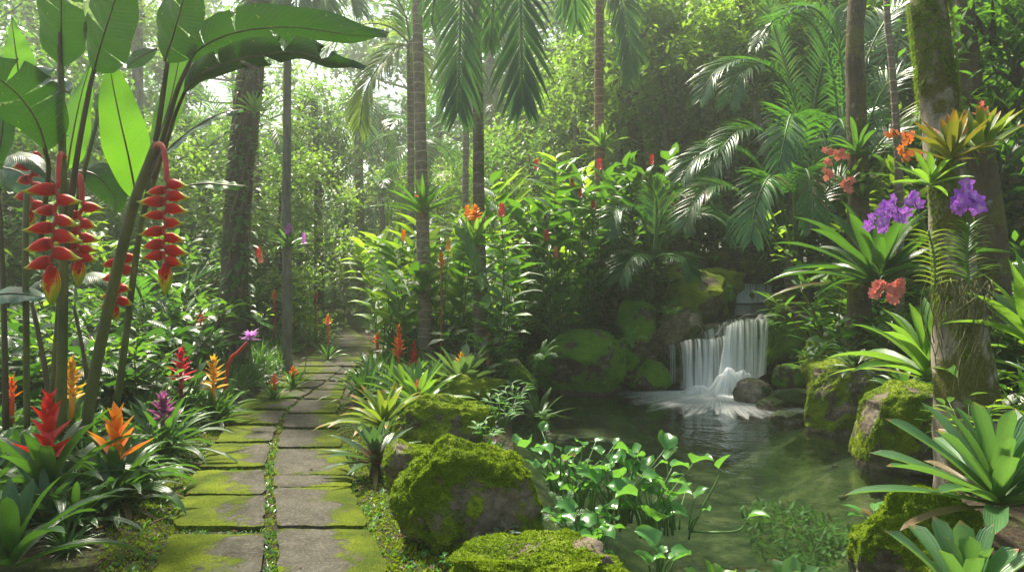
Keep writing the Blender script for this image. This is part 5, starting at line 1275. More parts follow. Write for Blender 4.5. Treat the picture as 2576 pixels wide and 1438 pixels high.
for k in range(9):
    a = k * .7; addfrond(t8, [(905, 300, 24), (905 + cos(a) * 35, 270 - abs(sin(a)) * 30, 24 + sin(a) * 1.2), (905 + cos(a) * 75, 300 + 20 * sin(a * 2), 24 + sin(a) * 2), (905 + cos(a) * 100, 370, 24 + sin(a) * 2.4)], .9, 24, .06, 50, 1.2, 'palm', (0, 0, 1), seg=3)
t_tw = trunkthing('tree', 'tree', 'twin trunk seen far behind the upper cascade', [(1560, 640, 19), (1562, 430, 19), (1556, 330, 19), (1548, 200, 19)], [8, 7, 6, 5], 'darkbark', wob=.1)

canopy(t_hz, [(790, 300, 22, 1.4), (740, 360, 21.5, 1.3), (840, 380, 22.5, 1.2), (800, 440, 22, 1.1), (760, 250, 22, 1.2)], 1100, 'treelight', .2)
canopy(t_tw, [(1550, 220, 19, 1.3), (1500, 150, 19, 1.2), (1600, 170, 19, 1.2), (1470, 260, 19, 1.0), (1540, 80, 19, 1.3)], 1100, 'treelight', .2)
canopy(t_sa, [(1660, 100, 17, 1.3), (1610, 60, 17, 1.2), (1720, 130, 17, 1.2), (1700, 220, 17, .9), (1640, 10, 17, 1.3), (1760, 60, 17, 1.2)], 1100, 'treelight', .2)
canopy(t_th, [(1590, 200, 17.5, 1.1), (1560, 300, 17.5, .9), (1640, 260, 17.3, .9)], 700, 'treelight', .22)
canopy(t_gr, [(330, 20, 20, 1.6), (420, 60, 20, 1.3), (250, 80, 20, 1.5), (180, 40, 20, 1.4)], 1000, 'treelight', .2)
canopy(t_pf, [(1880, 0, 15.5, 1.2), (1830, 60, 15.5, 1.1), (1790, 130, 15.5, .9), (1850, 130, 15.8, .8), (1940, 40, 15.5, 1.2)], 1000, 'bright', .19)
canopy(t_ms, [(2500, 60, 8.2, .8), (2560, 160, 8, .8), (2590, 40, 8, .8), (2540, 260, 8, .6), (2460, 330, 8.3, .4)], 700, 'shrub', .2, .35)
# ================================================================== FEATHER PALM CLUMPS
def areca(look, base, fr, d, Lm=.62, mat='areca'):
    o = root('feather_palm', base); tagt(o, 'palm', look, 'feather palms on the right', None, True)
    for pts in fr:
        P = [W(*p) for p in pts]; lv, st = MB(), MB()
        frond(lv, P, Lm * U(.85, 1.15), 44, .040, 56, 1.0, (0, -.35, .9), 4, .09, .12, .22, st)
        f = part('frond', lv, mat, o); part('rachis', st, 'greenstem', f)
    return o
areca('feather palm whose glossy fronds arch over left above the cascade', W(2030, 620, 12.5), [
    [(2020, 560, 12.5), (2010, 380, 12.2), (1960, 200, 12), (1880, 150, 11.7), (1800, 180, 11.5), (1762, 250, 11.4)],
    [(2025, 560, 12.5), (2020, 420, 12.4), (2000, 260, 12.2), (1940, 170, 12), (1870, 180, 11.6), (1835, 260, 11.4)],
    [(2015, 580, 12.4), (1985, 440, 12.1), (1930, 340, 11.8), (1860, 330, 11.5), (1800, 400, 11.3), (1770, 490, 11.2)],
    [(2005, 590, 12.4), (1960, 500, 12.0), (1890, 400, 11.8), (1820, 370, 11.6), (1750, 400, 11.4), (1715, 450, 11.3)],
    [(2030, 560, 12.5), (2035, 400, 12.5), (2050, 250, 12.5), (2080, 120, 12.4), (2100, 30, 12.4)],
    [(2028, 560, 12.5), (2015, 380, 12.8), (1985, 200, 12.9), (1950, 80, 13), (1930, 0, 13)],
    [(2040, 570, 12.5), (2075, 440, 12.5), (2110, 340, 12.3), (2160, 290, 12.2), (2230, 300, 12.1)]], 12)
areca('feather palm with a drooping rounded frond in front of the first', W(2010, 660, 11.0), [
    [(2000, 600, 11), (1995, 430, 10.8), (2005, 320, 10.5), (1990, 290, 10.2), (1975, 340, 9.9), (1960, 420, 9.8)],
    [(2005, 610, 11), (2040, 470, 10.9), (2090, 350, 10.7), (2110, 300, 10.3), (2125, 330, 10.0), (2120, 400, 9.9)],
    [(1995, 620, 11), (1960, 500, 10.8), (1950, 450, 10.4), (1930, 450, 10.1), (1900, 520, 9.9), (1890, 600, 9.8)],
    [(2000, 620, 11), (2000, 500, 10.8), (2020, 430, 10.4), (2035, 440, 10.1), (2045, 510, 9.9), (2045, 570, 9.8)],
    [(1990, 630, 11), (1930, 560, 10.8), (1850, 480, 10.6), (1790, 470, 10.4), (1740, 520, 10.3), (1720, 570, 10.2)],
    [(2010, 610, 11), (2050, 520, 11), (2110, 450, 11), (2170, 440, 10.9), (2220, 480, 10.8)]], 11, .56)
areca('dark feather palm rising behind the slim dark mossy trunk', W(2120, 520, 11.6), [
    [(2120, 500, 11.5), (2110, 300, 11.4), (2080, 130, 11.3), (2020, 40, 11.1), (1950, 50, 11.9), (1900, 120, 11.8)],
    [(2120, 500, 11.5), (2125, 300, 11.5), (2110, 120, 11.4), (2060, 30, 11.2), (2000, 20, 11.0), (1960, 60, 11.9)],
    [(2125, 500, 11.5), (2170, 350, 11.5), (2220, 230, 11.4), (2280, 180, 11.3), (2330, 230, 11.2)],
    [(2125, 500, 11.5), (2200, 380, 11.6), (2250, 330, 11.6), (2300, 330, 11.5), (2340, 380, 11.4)],
    [(2120, 500, 11.5), (2150, 260, 11.6), (2200, 100, 11.7), (2260, 20, 11.7), (2330, 0, 11.6)]], 10.5, .6)
areca('low feather palm overhanging the egg-shaped mossy boulder', W(1640, 640, 12), [
    [(1650, 640, 12), (1680, 580, 11.8), (1740, 540, 11.6), (1810, 550, 11.4), (1850, 610, 11.2)],
    [(1650, 640, 12), (1660, 560, 11.8), (1700, 500, 11.6), (1760, 490, 11.4), (1800, 520, 11.3)],
    [(1640, 640, 12), (1620, 560, 11.8), (1590, 520, 11.6), (1550, 530, 11.4), (1530, 590, 11.3)],
    [(1645, 650, 12), (1680, 640, 11.6), (1720, 650, 11.3), (1740, 690, 11.2)],
    [(1640, 650, 12), (1610, 640, 11.6), (1580, 660, 11.4), (1560, 700, 11.3)],
    [(1645, 640, 12), (1650, 570, 12.1), (1650, 500, 12.2), (1630, 450, 12.2)]], 12, .46)

# ================================================================== GINGER THICKET
GG = 'ginger plants in the thicket behind the pond'
def ginger(x, y0, ytop, d, look, mat='ginger', nst=3, fl=None, LL=.56, lw=.16, lean=.6, nl=14):
    g = gp(x, d); h = W(x, ytop, d).z - g.z
    pr = gingerproto('ginger_plant', h, nst, mat, LL, lw, lean, nl, fl); return put(pr, g, R() * 6, 1, look, GG, fixed=True)
ginger(1395, 0, 410, 11.6, 'tallest broad-leaved ginger in the thicket behind the block boulder', nst=5, LL=.62, lw=.18)
ginger(1300, 0, 470, 11.8, 'ginger right of the mossy-footed palm', nst=4)
ginger(1480, 0, 440, 12.4, 'ginger left of the brown palm foot', nst=5)
ginger(1560, 0, 420, 13.7, 'ginger with leaves around the brown palm foot', nst=5)
ginger(1640, 0, 395, 13.5, 'ginger at the right of the thicket', nst=5)
ginger(1400, 0, 560, 11.4, 'lower ginger at the front of the thicket', nst=4)
ginger(1520, 0, 540, 12.8, 'lower ginger at the front right of the thicket', nst=5, LL=.5)
ginger(1250, 0, 560, 9.9, 'short ginger just right of the mossy-footed palm', nst=4, LL=.5)
ginger(1330, 0, 400, 13.2, 'ginger with pale leaves at the back of the thicket', 'bright', 4)
ginger(1440, 0, 370, 13.6, 'lime-leaved ginger behind the tallest one', 'bright', 4)
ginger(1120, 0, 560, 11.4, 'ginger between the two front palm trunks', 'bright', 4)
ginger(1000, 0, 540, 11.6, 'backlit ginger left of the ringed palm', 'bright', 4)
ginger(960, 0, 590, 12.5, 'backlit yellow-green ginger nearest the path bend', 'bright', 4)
ginger(1030, 0, 600, 10.9, 'low ginger at the ringed palm', 'ginger', 3)
ginger(1150, 0, 640, 10.8, 'low ginger between the palm trunks', 'ginger', 3)
ginger(1600, 0, 580, 13.5, 'dark ginger at the right front of the thicket', 'shrub', 4)
for x, y, d, c in [(1508, 420, 11.9, 'red'), (1460, 490, 11.5, 'red'), (1492, 520, 11.4, 'red'), (1262, 537, 9.4, 'crimson'), (1375, 600, 11.0, 'crimson'), (1350, 420, 12.4, 'red'), (1398, 642, 10.9, 'coral'), (1640, 408, 12.6, 'red'), (1175, 540, 9.8, 'orange'), (1015, 600, 10.9, 'orange'), (1128, 625, 10.4, 'amber'), (1110, 657, 10.3, 'orange'), (650, 640, 12.0, 'red'), (655, 655, 12.0, 'coral'), (765, 607, 11.4, 'lilac'), (1440, 470, 11.6, 'red')]:
    st, fl = MB(), MB(); g = gp(x, d); p = W(x, y, d); P = spline([g, g.lerp(p, .5) + V((U(-.1, .1), .05, 0)), p], 8); tube(st, P, [.005] * 8, 4)
    for i in range(34):
        z = i / 33; az = i * 2.4; blade(fl, p + V((cos(az) * .02, sin(az) * .02, z * .15 - .05)), dirv(az, radians(35 + 40 * z)), .045, .028, 3, -.3, .6, ellip_p)
    o = root('torch_flower', g); part('stalk', st, 'darkgreenstem', o); part('flower', fl, c, o)
    tagt(o, 'flower', {'red': 'scarlet', 'crimson': 'magenta', 'coral': 'coral', 'orange': 'orange', 'amber': 'amber', 'lilac': 'lilac'}[c] + ' torch flower', None, p)

# ================================================================== PLANTING, DRIFT BY DRIFT
P_turf = [Proto('lilyturf_clump', 'grass clump', [('lilyturf_clump', clump(n, L, .022, 25, 85, 2.1).mesh('lilyturf', 'grass'), None)]) for n, L in [(60, .42), (70, .36), (50, .46)]]
P_bigturf = [Proto('strap_clump', 'grass clump', [('strap_clump', clump(34, .62, .045, 30, 85, 1.7, strap_p, 6, .05, .45).mesh('straps', m), None)]) for m in ('strap', 'grass')]
P_st = Proto('bromeliad', 'bromeliad', [('bromeliad', rosette(24, .62, .055, 10, 68, 1.6).mesh('bromeliad', 'strap'), None)])
P_fern = [fernproto('fern', 12, .55), fernproto('fern', 9, .38, .07, .014), fernproto('fern', 14, .8, .15, .024)]
P_shrub = [shrubproto('shrub', 'shrub', 'shrub', 7, .8, .17, .07, 26), shrubproto('shrub', 'shrub', 'shrubdark', 7, .7, .22, .10, 20), shrubproto('shrub', 'shrub', 'bright', 6, .9, .16, .06, 26),
           shrubproto('shrub', 'shrub', 'shrubdark', 5, .55, .30, .16, 9), shrubproto('shrub', 'shrub', 'shrub', 8, 1.0, .26, .06, 22, prof=lance_p), shrubproto('shrub', 'shrub', 'shrub', 6, .5, .12, .055, 26)]
P_tall = [shrubproto('tall_shrub', 'shrub', 'shrub', 9, 2.4, .26, .10, 40, lean=1.2), shrubproto('tall_shrub', 'shrub', 'bright', 9, 2.2, .24, .08, 42, lean=1.2), shrubproto('tall_shrub', 'shrub', 'shrubdark', 9, 2.6, .34, .13, 34, lean=1.2), gingerproto('ginger_plant', 1.9, 6, 'ginger', .5, .12, .8, 13), gingerproto('ginger_plant', 1.7, 6, 'bright', .48, .11, .8, 13)]
P_palm = [palmproto('small_palm', 0, 0, 11, 1.9, .45, 'areca', 'ringbark', 26, .04, (25, 80)), palmproto('small_palm', 0, 0, 10, 1.6, .4, 'palm', 'ringbark', 24, .04, (20, 80))]
P_tree = [treeproto('tree', 9, .16, 'tree', 'darkbark', 40, 240, .25, 3.0, .12), treeproto('tree', 8, .14, 'treelight', 'greybark', 38, 230, .25, 2.8, .12), treeproto('tree', 11, .2, 'tree', 'greybark', 46, 240, .28, 3.6, .12),
          treeproto('tree', 6, .10, 'treelight', 'darkbark', 32, 200, .23, 2.3, .06), treeproto('tree', 6.5, .11, 'tree', 'darkbark', 34, 210, .24, 2.3, .06)]
P_tpalm = [palmproto('palm_tree', 6.5, .13, 13, 3.0, .75, 'palm', 'ringbark', 28, .06, (-10, 75), .9, curve=.34), palmproto('palm_tree', 4.2, .11, 12, 2.8, .7, 'palmlit', 'ringbark', 26, .06, (-5, 75), .9, curve=.34)]
def ok(X, Y, m): return not on_path(X, Y, m) and not (Y < 13 and pdist(POND, X, Y) > -m) and not (Y > 11.5 and X > 1.5 and abs(X - stream_x(Y)) < .75 + m)
def drift(protos, n, xr, yr, look, grp, m=.2, sc=(.8, 1.2), weights=None, cond=None, tilt=.08):
    k = 0; tries = 0; pts = []
    while k < n and tries < n * 60:
        tries += 1; Y = U(*yr); px_ = U(*xr); X = (px_ - CX) * Y / F
        if not ok(X, Y, m): continue
        if cond and not cond(X, Y, px_): continue
        s_ = U(*sc)
        if any((X - a) ** 2 + (Y - b) ** 2 < (.16 * s_) ** 2 for a, b in pts): continue
        pts.append((X, Y)); pr = random.choices(protos, weights)[0]
        lk = look if isinstance(look, str) else look[protos.index(pr)]
        put(pr, (X, Y, gz(X, Y) - .01), R() * 6.28, s_, lk, grp, (U(-tilt, tilt), U(-tilt, tilt)), mid=.2 * s_); k += 1
sh = ['leafy green shrub', 'dark glossy shrub', 'lime green shrub', 'large-leaved dark shrub', 'narrow-leaved shrub', 'small-leaved low shrub']
# edging clumps hugging the path on both sides
def edge(T_, sgn, y0, y1, n, pr, looks, grp, off=(.16, .55), sc=(.8, 1.15)):
    for i in range(n):
        Y = y0 + (y1 - y0) * (i + R() * .6) / n; X = interp(T_, Y) + sgn * U(*off)
        if Y < 13 and pdist(POND, X, Y) > -.1: continue
        q = random.choice(pr); put(q, (X, Y, gz(X, Y) - .01), R() * 6.28, U(*sc), looks, grp, (U(-.1, .1), U(-.1, .1)), mid=.15)
GE = 'arching lilyturf clumps edging the path'
edge(TL, -1, 4.3, 6.6, 12, P_turf, 'arching lilyturf clump', GE, (.30, .8), (.6, .9)); drift([P_st], 8, (60, 430), (4.5, 6.2), 'flowerless strap-leaved bromeliad', 'flowerless bromeliads in the left bed', .28, (.7, 1))
edge(TL, -1, 6.6, 8.2, 14, P_turf, 'arching lilyturf clump', GE, (.30, .75)); edge(TL, -1, 8, 12, 34, P_turf, 'arching lilyturf clump', GE, (.18, .75), (.85, 1.25)); edge(TL, -1, 11.5, 21, 34, P_turf, 'arching lilyturf clump', GE, (.40, 1.2), (.8, 1.2))
edge(TR, 1, 10.4, 21, 80, P_turf, 'arching lilyturf clump', GE, (.42, 1.3), (1, 1.4))
edge(TL, -1, 9, 15, 40, P_turf, 'arching lilyturf clump', GE, (.45, 1.3), (.95, 1.35))
drift(P_turf, 44, (740, 930), (24.9, 29), 'arching lilyturf clump', GE, 0, (1.5, 2.2))
edge(TR, 1, 7.4, 10.4, 16, P_turf, 'arching lilyturf clump', GE, (.25, .7), (.7, 1.0))
GS = 'strap-leaved clumps under the heliconias and beside the path'
drift(P_bigturf, 26, (-80, 640), (6.6, 9.5), 'strap-leaved clump', GS, .45)
drift([P_st], 14, (-60, 520), (4.4, 6.9), 'flowerless strap-leaved bromeliad', 'flowerless bromeliads in the left bed', .35, (.7, 1.05))
drift(P_bigturf, 10, (880, 1260), (9, 12), 'strap-leaved clump', GS, .3)
GU = 'undergrowth shrubs'
drift(P_shrub, 60, (-150, 620), (7.2, 11), sh, GU, .6, (.8, 1.3), [3, 4, 1, 4, 2, 1])
drift(P_fern, 16, (-100, 700), (6.8, 11), 'green fern', 'ferns in the undergrowth', .5)
drift(P_shrub, 50, (-200, 860), (10, 15), sh, GU, .9, (1, 1.7), [4, 2, 3, 2, 3, 1])
drift(P_shrub, 44, (880, 1650), (11, 15), sh, GU, .5, (.9, 1.4), [4, 1, 3, 1, 3, 1], cond=lambda X, Y, q: q < 1310 or Y > 12.2)
nb = lambda X, Y, q: q < 1310 or Y > 12.1
drift(P_bigturf, 30, (1230, 1640), (9.2, 13.2), 'strap-leaved clump', GS, .35, cond=nb)
drift(P_shrub, 30, (1180, 1650), (9.4, 13.2), sh, GU, .4, (.7, 1.1), [4, 3, 0, 3, 3, 1], cond=nb)
P_lime = Proto('bromeliad', 'bromeliad', [('bromeliad', rosette(26, .6, .08, 12, 74, .9, z=.1).mesh('bromeliad', 'limebrom'), None)])
P_sil = Proto('bromeliad', 'bromeliad', [('bromeliad', rosette(24, .6, .08, 12, 74, .6, z=.1, prof=tongue_p).mesh('bromeliad', 'silver'), None)])
drift([P_lime, P_sil], 12, (1010, 1330), (9.0, 11.6), ['lime-green bromeliad', 'silvery bromeliad'], 'rosettes in front of the palms', .3, (.8, 1.1))
drift([P_st], 18, (890, 1300), (8.6, 12), 'flowerless strap-leaved bromeliad', 'flowerless bromeliads right of the path', .3, (.7, 1.0))
drift(P_shrub, 54, (1950, 2850), (8.5, 13), sh, GU, .5, (1, 1.6), [3, 5, 1, 4, 3, 1])
drift(P_shrub, 34, (2300, 2900), (5.4, 8.5), sh, GU, .55, (.7, 1.2), [3, 5, 1, 3, 3, 1])
drift(P_bigturf, 16, (2250, 2900), (5.6, 9.5), 'strap-leaved clump', GS, .5)
drift(P_fern, 22, (1950, 2900), (6.5, 13), 'green fern', 'ferns in the undergrowth', .4)
drift(P_fern, 12, (1350, 1900), (11.5, 16), 'green fern', 'ferns in the undergrowth', .3, (.9, 1.4))
tl = ['tall leafy shrub', 'tall lime-green shrub', 'tall dark large-leaved shrub', 'tall ginger', 'tall pale ginger']
drift(P_tall, 20, (-250, 760), (10.5, 16), tl, 'tall shrubs behind the heliconias', 1.3, (.8, 1.3), [4, 2, 3, 2, 2])
drift(P_tall, 16, (900, 1700), (13, 18), tl, 'tall shrubs behind the ginger thicket', 1.2, (.7, 1.1), [3, 4, 1, 2, 3])
drift(P_tall, 30, (1750, 2950), (11, 17), tl, 'tall shrubs on the right', .9, (.9, 1.5), [3, 2, 4, 2, 1])
drift(P_palm, 12, (-200, 760), (11, 18), 'small feather palm', 'small palms in the undergrowth', 1.4, (.8, 1.3))
drift(P_palm, 8, (900, 1700), (15, 24), 'small feather palm', 'small palms in the undergrowth', 1.2, (.9, 1.4))
drift(P_palm, 14, (1700, 2950), (11, 19), 'small feather palm', 'small palms in the undergrowth', 1.0, (.9, 1.6))
# trees: belts getting farther away
def ring(protos, spots, looks, grp):
    for (x, d, k, s_) in spots:
        g = gp(x, d); put(protos[k], (g.x, g.y, g.z - .1), R() * 6.28, s_, looks[k], grp, mid=2.5 * s_)
tr_ = ['dark leafy tree', 'pale sunlit tree', 'tall leafy tree', 'small pale bushy tree', 'small dark bushy tree']
ring(P_tree, [(-150, 13, 4, .9), (30, 15, 3, .8), (-60, 19, 0, 1.0), (210, 17, 4, .9), (430, 15.5, 3, .75), (520, 19, 4, .8), (700, 16, 3, .68), (640, 21, 3, .9), (760, 23, 4, .75), (240, 24, 1, .9), (60, 27, 2, .9), (480, 27, 1, .85), (690, 31, 1, .65), (860, 36, 3, .9), (960, 33, 4, .8), (1010, 27, 3, .85), (1100, 24, 3, .8), (1130, 33, 1, .9), (1270, 27, 4, .95), (1230, 20, 3, .62), (1340, 21, 4, .8),
             (1400, 27, 1, 1.1), (1460, 22, 3, 1.0), (1560, 24, 1, 1.0), (1650, 20, 3, 1.15), (1740, 24, 1, 1.1), (1800, 19, 3, 1.2), (1880, 22, 1, 1.1), (1960, 18, 4, 1.3), (2050, 23, 1, 1.2), (2130, 17, 3, 1.2), (2230, 20, 0, 1.1), (2330, 15, 4, 1.1), (2430, 18, 0, 1.05), (2540, 13.5, 4, 1.1), (2640, 17, 2, .9), (2750, 13, 4, 1.1), (2850, 19, 0, 1), (1520, 34, 2, 1.2), (1700, 33, 2, 1.3), (1900, 31, 2, 1.3), (2150, 30, 2, 1.3), (2400, 28, 2, 1.3), (1350, 38, 2, 1.1),
             (1180, 44, 1, 1.3), (1040, 46, 3, 1.4), (780, 46, 3, 1.3), (620, 42, 1, 1.1), (460, 40, 0, 1.2), (300, 38, 1, 1.3), (120, 36, 0, 1.3), (-60, 34, 1, 1.3), (1650, 48, 2, 1.7), (1400, 52, 2, 1.6), (2000, 44, 2, 1.7), (2300, 42, 2, 1.6), (2600, 36, 2, 1.4), (1110, 40, 2, 1.8), (250, 30, 2, 1.4), (600, 30, 2, 1.05), (90, 32, 2, 1.5), (-80, 26, 2, 1.4), (1230, 36, 2, 1.7), (1320, 46, 2, 2.0), (1480, 30, 2, 1.5)], tr_, 'trees of the forest behind the garden')
ring(P_tpalm, [(870, 28, 1, .9), (760, 33, 0, .95), (1000, 38, 0, 1.1), (960, 21, 0, .55), (840, 24, 1, .42), (1120, 30, 1, .8), (560, 26, 0, .9), (180, 21, 0, 1.0), (700, 20, 1, .7), (1060, 22, 0, .8), (900, 34, 0, 1.2), (1180, 26, 1, .95), (640, 17, 0, .7), (2000, 16, 0, .9), (2300, 14, 0, .85), (1750, 27, 0, 1.1), (1330, 30, 0, 1.0), (2560, 12, 1, .95)], ['palm tree with drooping fronds', 'backlit palm with yellowish fronds'], 'palms of the forest behind the garden')

# ================================================================== GROUND COVER AND LITTER
def cover(name, n, mat, xr, yr, L, w, cond, k=3, seg=2, el=(20, 70), prof=ellip_p, droop=.6, zoff=0.0):
    mb = MB(); c = 0; tr = 0
    while c < n and tr < n * 20:
        tr += 1; Y = U(*yr) if yr[1] < 12 else yr[0] + (yr[1] - yr[0]) * R() ** 1.3; X = (U(*xr) - CX) * Y / F
        if not cond(X, Y): continue
        g = V((X, Y, gz(X, Y) + zoff)); c += 1
        for i in range(k): blade(mb, g + V((U(-.02, .02), U(-.02, .02), 0)), dirv(U(0, 6.28), radians(U(*el))), L * U(.5, 1.2), w * U(.7, 1.2), seg, droop, .3, prof)
    return stuff(name, mb.mesh(name, mat))
notw = lambda X, Y: not (Y < 13 and pdist(POND, X, Y) > -.12)
cover('ground_cover', 5200, 'shrub', (-300, 2950), (8, 40), .20, .09, lambda X, Y: ok(X, Y, .25), 4, 2, (10, 75))
cover('leafy_undergrowth', 3400, 'shrubdark', (-200, 2900), (5.2, 13), .13, .055, lambda X, Y: ok(X, Y, .30) and (X < 0 or X > 3.2 or Y > 9), 4, 2, (5, 70))
cj = lambda X, Y: abs(X - interp(TC, Y)) < Gf(Y) * 1.05
cover('joint_moss', 450, 'moss', (600, 960), (4, 11), .022, .010, cj, 3, 2, (20, 80), grass_p, zoff=.022)
cover('joint_grass', 260, 'grass', (600, 960), (4, 9), .045, .012, lambda X, Y: cj(X, Y) and noise.noise(V((X * 5, Y * 5, 0))) > .05, 4, 2, (20, 60), ellip_p, zoff=.02)
def nearedge(X, Y):
    a = interp(TL, Y) - X; b = X - interp(TR, Y); e = max(a, b)
    return -.03 < e < .5 and R() < 1.1 - e * 1.9 and notw(X, Y)
cover('edge_moss', 5200, 'moss', (250, 1250), (4, 9), .022, .012, nearedge, 3, 2, (20, 80), ellip_p, zoff=.0)
cover('edge_seedlings', 420, 'fern', (250, 1300), (4, 9.5), .05, .018, lambda X, Y: nearedge(X, Y), 4, 2, (15, 60), ellip_p)
def rowjoint(X, Y):
    if not on_path(X, Y, -.03): return False
    y = HY + (HCAM - pz(Y)) * F / Y
    return any(abs(y - q) < 5 for q in (1331, 1246, 1180, 1112, 1067, 1338, 1225, 1193, 1125, 1077, 1040)) 
cover('slab_joint_grass', 900, 'fern', (400, 1000), (4, 8.5), .035, .012, rowjoint, 3, 2, (20, 70), ellip_p, zoff=.004)
mb = MB(); c = 0
while c < 900:
    Y = U(4, 11); X = (U(200, 1350) - CX) * Y / F
    if not notw(X, Y): continue
    onp = on_path(X, Y, -.02)
    if onp and not cj(X, Y) and R() > .16: continue
    c += 1; z = gz(X, Y) + (.028 if onp else .012)
    blade(mb, V((X, Y, z)), dirv(U(0, 6.28), U(-.1, .3)), U(.02, .075), U(.010, .03), 4, -.3, .5, ellip_p, roll=U(-.6, .6), curl=U(-.6, .6))
c = 0
while c < 700:
    Y = U(4, 9); X = interp(TC, Y) + U(-1, 1) * Gf(Y) * 1.05; c += 1
    blade(mb, V((X, Y, gz(X, Y) + .012)), dirv(U(0, 6.28), U(-.1, .3)), U(.012, .04), U(.006, .016), 3, -.3, .5, ellip_p, roll=U(-.6, .6), curl=U(-.6, .6))
stuff('leaf_litter', mb.mesh('leaf_litter', 'deadleaf'))
# small plants on the near rocks and banks
for (x, y, d, k, s_, lk) in [(1420, 1310, 4.35, 1, .55, 'small bright fern between the peaked boulder and pond plants'), (2165, 1365, 4.55, 1, .42, 'small upright fern at the tip of the lower right rock'), (2285, 1120, 6.6, 0, .55, 'fern on the face of the big sloping boulder'), (2420, 1120, 6.2, 0, .6, 'fern right of the big sloping boulder'), (1370, 905, 9.6, 1, .9, 'fern at the left end of the block boulder'), (1590, 860, 11.0, 1, .8, 'little fern on the egg-shaped boulder'), (1700, 770, 12.3, 1, .9, 'fern in front of the peaked grey rock'), (2080, 870, 10.6, 1, .9, 'fern on the face of the large dark rock'), (2050, 810, 11.2, 1, .8, 'fern on top of the large dark rock')]:
    put(P_fern[k], W(x, y, d), R() * 6, s_, lk, None, (-.4, 0), fixed=True)
def sprig(look, x, y, d, n, h, L, w, mat='fern', prof=ellip_p):
    lv, st = MB(), MB()
    for i in range(n):
        az = i * 2.4; e = V((cos(az) * h * .45, sin(az) * h * .45, h * U(.5, 1))); tube(st, [V((0, 0, -.03)), e * .5 + V((0, 0, .01)), e], .003, 4)
        for k in range(3): blade(lv, e * (1 - k * .2), dirv(az + (k - 1) * 1.1, .3), L, w, 4, .7, .3, prof)
    put(Proto('small_plant', 'plant', [('leaves', lv.mesh('leaves', mat), None), ('stalks', st.mesh('stalks', 'greenstem'), None)]), W(x, y, d), R() * 6, 1, look, None, fixed=True)
sprig('seedling with three bright leaves at the lower right water edge', 2195, 1340, 4.6, 2, .16, .13, .06, 'pondleaf')
sprig('leafy sprigs right of the rounded mossy boulder', 1265, 1080, 6.3, 12, .28, .11, .035)
sprig('leafy sprigs on the left bank above the peaked boulder', 1225, 1120, 5.9, 10, .20, .09, .03)
sprig('tall sprigs at the left corner of the pond', 1290, 1040, 6.9, 12, .30, .12, .03)
sprig('red-leaved seedling between the two front mossy rocks', 1265, 1375, 4.15, 5, .10, .08, .03, 'cryp')
sprig('tiny seedling below the peaked boulder', 1130, 1435, 4.05, 3, .08, .045, .03, 'pondleaf')
sprig('bright leafy plant behind the giant grey-green bromeliad', 2440, 1120, 5.2, 9, .34, .16, .05, 'bright')
sprig('leafy sprigs on the right bank by the sloping boulder', 2360, 1090, 6.4, 9, .22, .13, .04)
sprig('floating sprigs in front of the block boulder', 1370, 1060, 7.8, 8, .10, .09, .03)
sprig('tiny plants on the left foot of the peaked grey rock', 1690, 800, 11.6, 8, .2, .12, .05)

# ================================================================== AIR
bm = bmesh.new(); bmesh.ops.create_cube(bm, size=1); me = bpy.data.meshes.new('haze'); bm.to_mesh(me); bm.free()
hz = ob('haze', me, None, (0, 27, 13.5), None, (322, 496, 34)); hz['kind'] = 'stuff'
m, n_, l_ = newmat('haze'); out = n_.new('ShaderNodeOutputMaterial'); pv = n_.new('ShaderNodeVolumePrincipled')
pv.inputs['Color'].default_value = (.90, .97, .90, 1); pv.inputs['Density'].default_value = .0035; pv.inputs['Anisotropy'].default_value = .65
l_.new(pv.outputs[0], out.inputs['Volume']); me.materials.append(m)

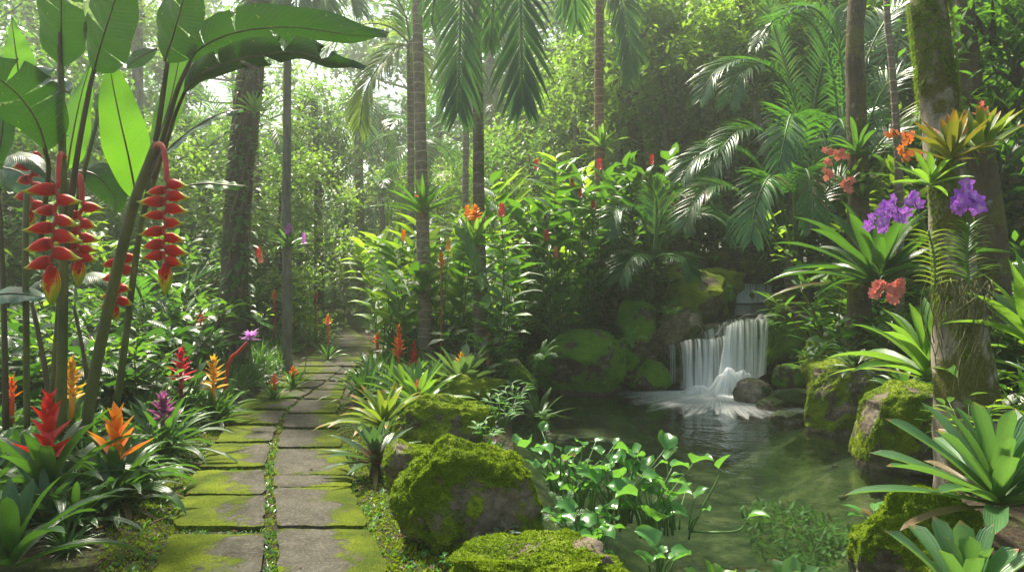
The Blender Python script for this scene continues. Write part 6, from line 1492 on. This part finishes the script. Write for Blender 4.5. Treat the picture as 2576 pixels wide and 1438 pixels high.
# ================================================================== LABELS: where each thing stands
LM = [('scarlet bromeliad', 120, 1100), ('orange bromeliad', 290, 1100), ('purple bromeliad', 412, 1010), ('left heliconia spikes', 140, 600), ('right heliconia spike', 418, 600), ('vine-wrapped trunk', 600, 400), ('slim grey trunk', 722, 420), ('crimson bromeliad', 455, 890), ('path bend', 830, 790), ('middle of the path', 760, 960), ('yellow backlit frond', 930, 230), ('ringed palm', 1062, 400), ('foot of the ringed palm', 1068, 740), ('mossy-footed palm', 1205, 500), ('silvery bromeliad', 1160, 850), ('brown palm trunk', 1508, 220), ('ginger thicket', 1450, 520), ('foot of the thicket', 1450, 740), ('block-shaped boulder', 1445, 905), ('waterfall', 1820, 880), ('upper cascade', 1890, 735), ('feather palms', 1930, 330), ('slim mossy trunk', 2155, 200), ('thick mossy trunk', 2350, 200), ('violet orchid', 2437, 500), ('purple orchid spray', 2250, 530), ('strap-leaved lily', 2200, 700), ('hanging orchid roots', 2450, 850), ('sloping boulder', 2140, 1000), ('giant bromeliad', 2490, 1240), ('upper left leaves', 250, 120)]
bpy.context.view_layer.update()
def scr(p): return (CX + p.x / max(.3, p.y) * F, HY + (HCAM - p.z) / max(.3, p.y) * F)
ORD = ['', 'second ', 'third ', 'fourth ', 'fifth ', 'sixth ', 'seventh ', 'eighth ', 'ninth ', 'tenth ', 'eleventh ', 'twelfth ', 'thirteenth ', 'fourteenth ', 'fifteenth ', 'sixteenth ', 'seventeenth ', 'eighteenth ', 'nineteenth ', 'twentieth ']
groups = {}
for o, look, p, fixed in THINGS:
    if fixed: continue
    x, y = scr(p if p is not None else V(o.location))
    y = min(1438, max(0, y)); x = min(2576, max(0, x))
    n, lx, ly = min(LM, key=lambda q: (q[1] - x) ** 2 + (q[2] - y) ** 2)
    if abs(lx - x) > abs(ly - y): rel = 'left of' if x < lx else 'right of'
    else: rel = 'above' if y < ly else 'below'
    groups.setdefault((look, rel, n), []).append((x, o))
for (look, rel, n), L in groups.items():
    L.sort(key=lambda q: q[0])
    for i, (x, o) in enumerate(L):
        o['label'] = f"{look} {rel} the {n}" if len(L) == 1 else f"{ORD[min(i, 19)]}{look} from the left, {rel} the {n}" if i else f"leftmost {look} {rel} the {n}"
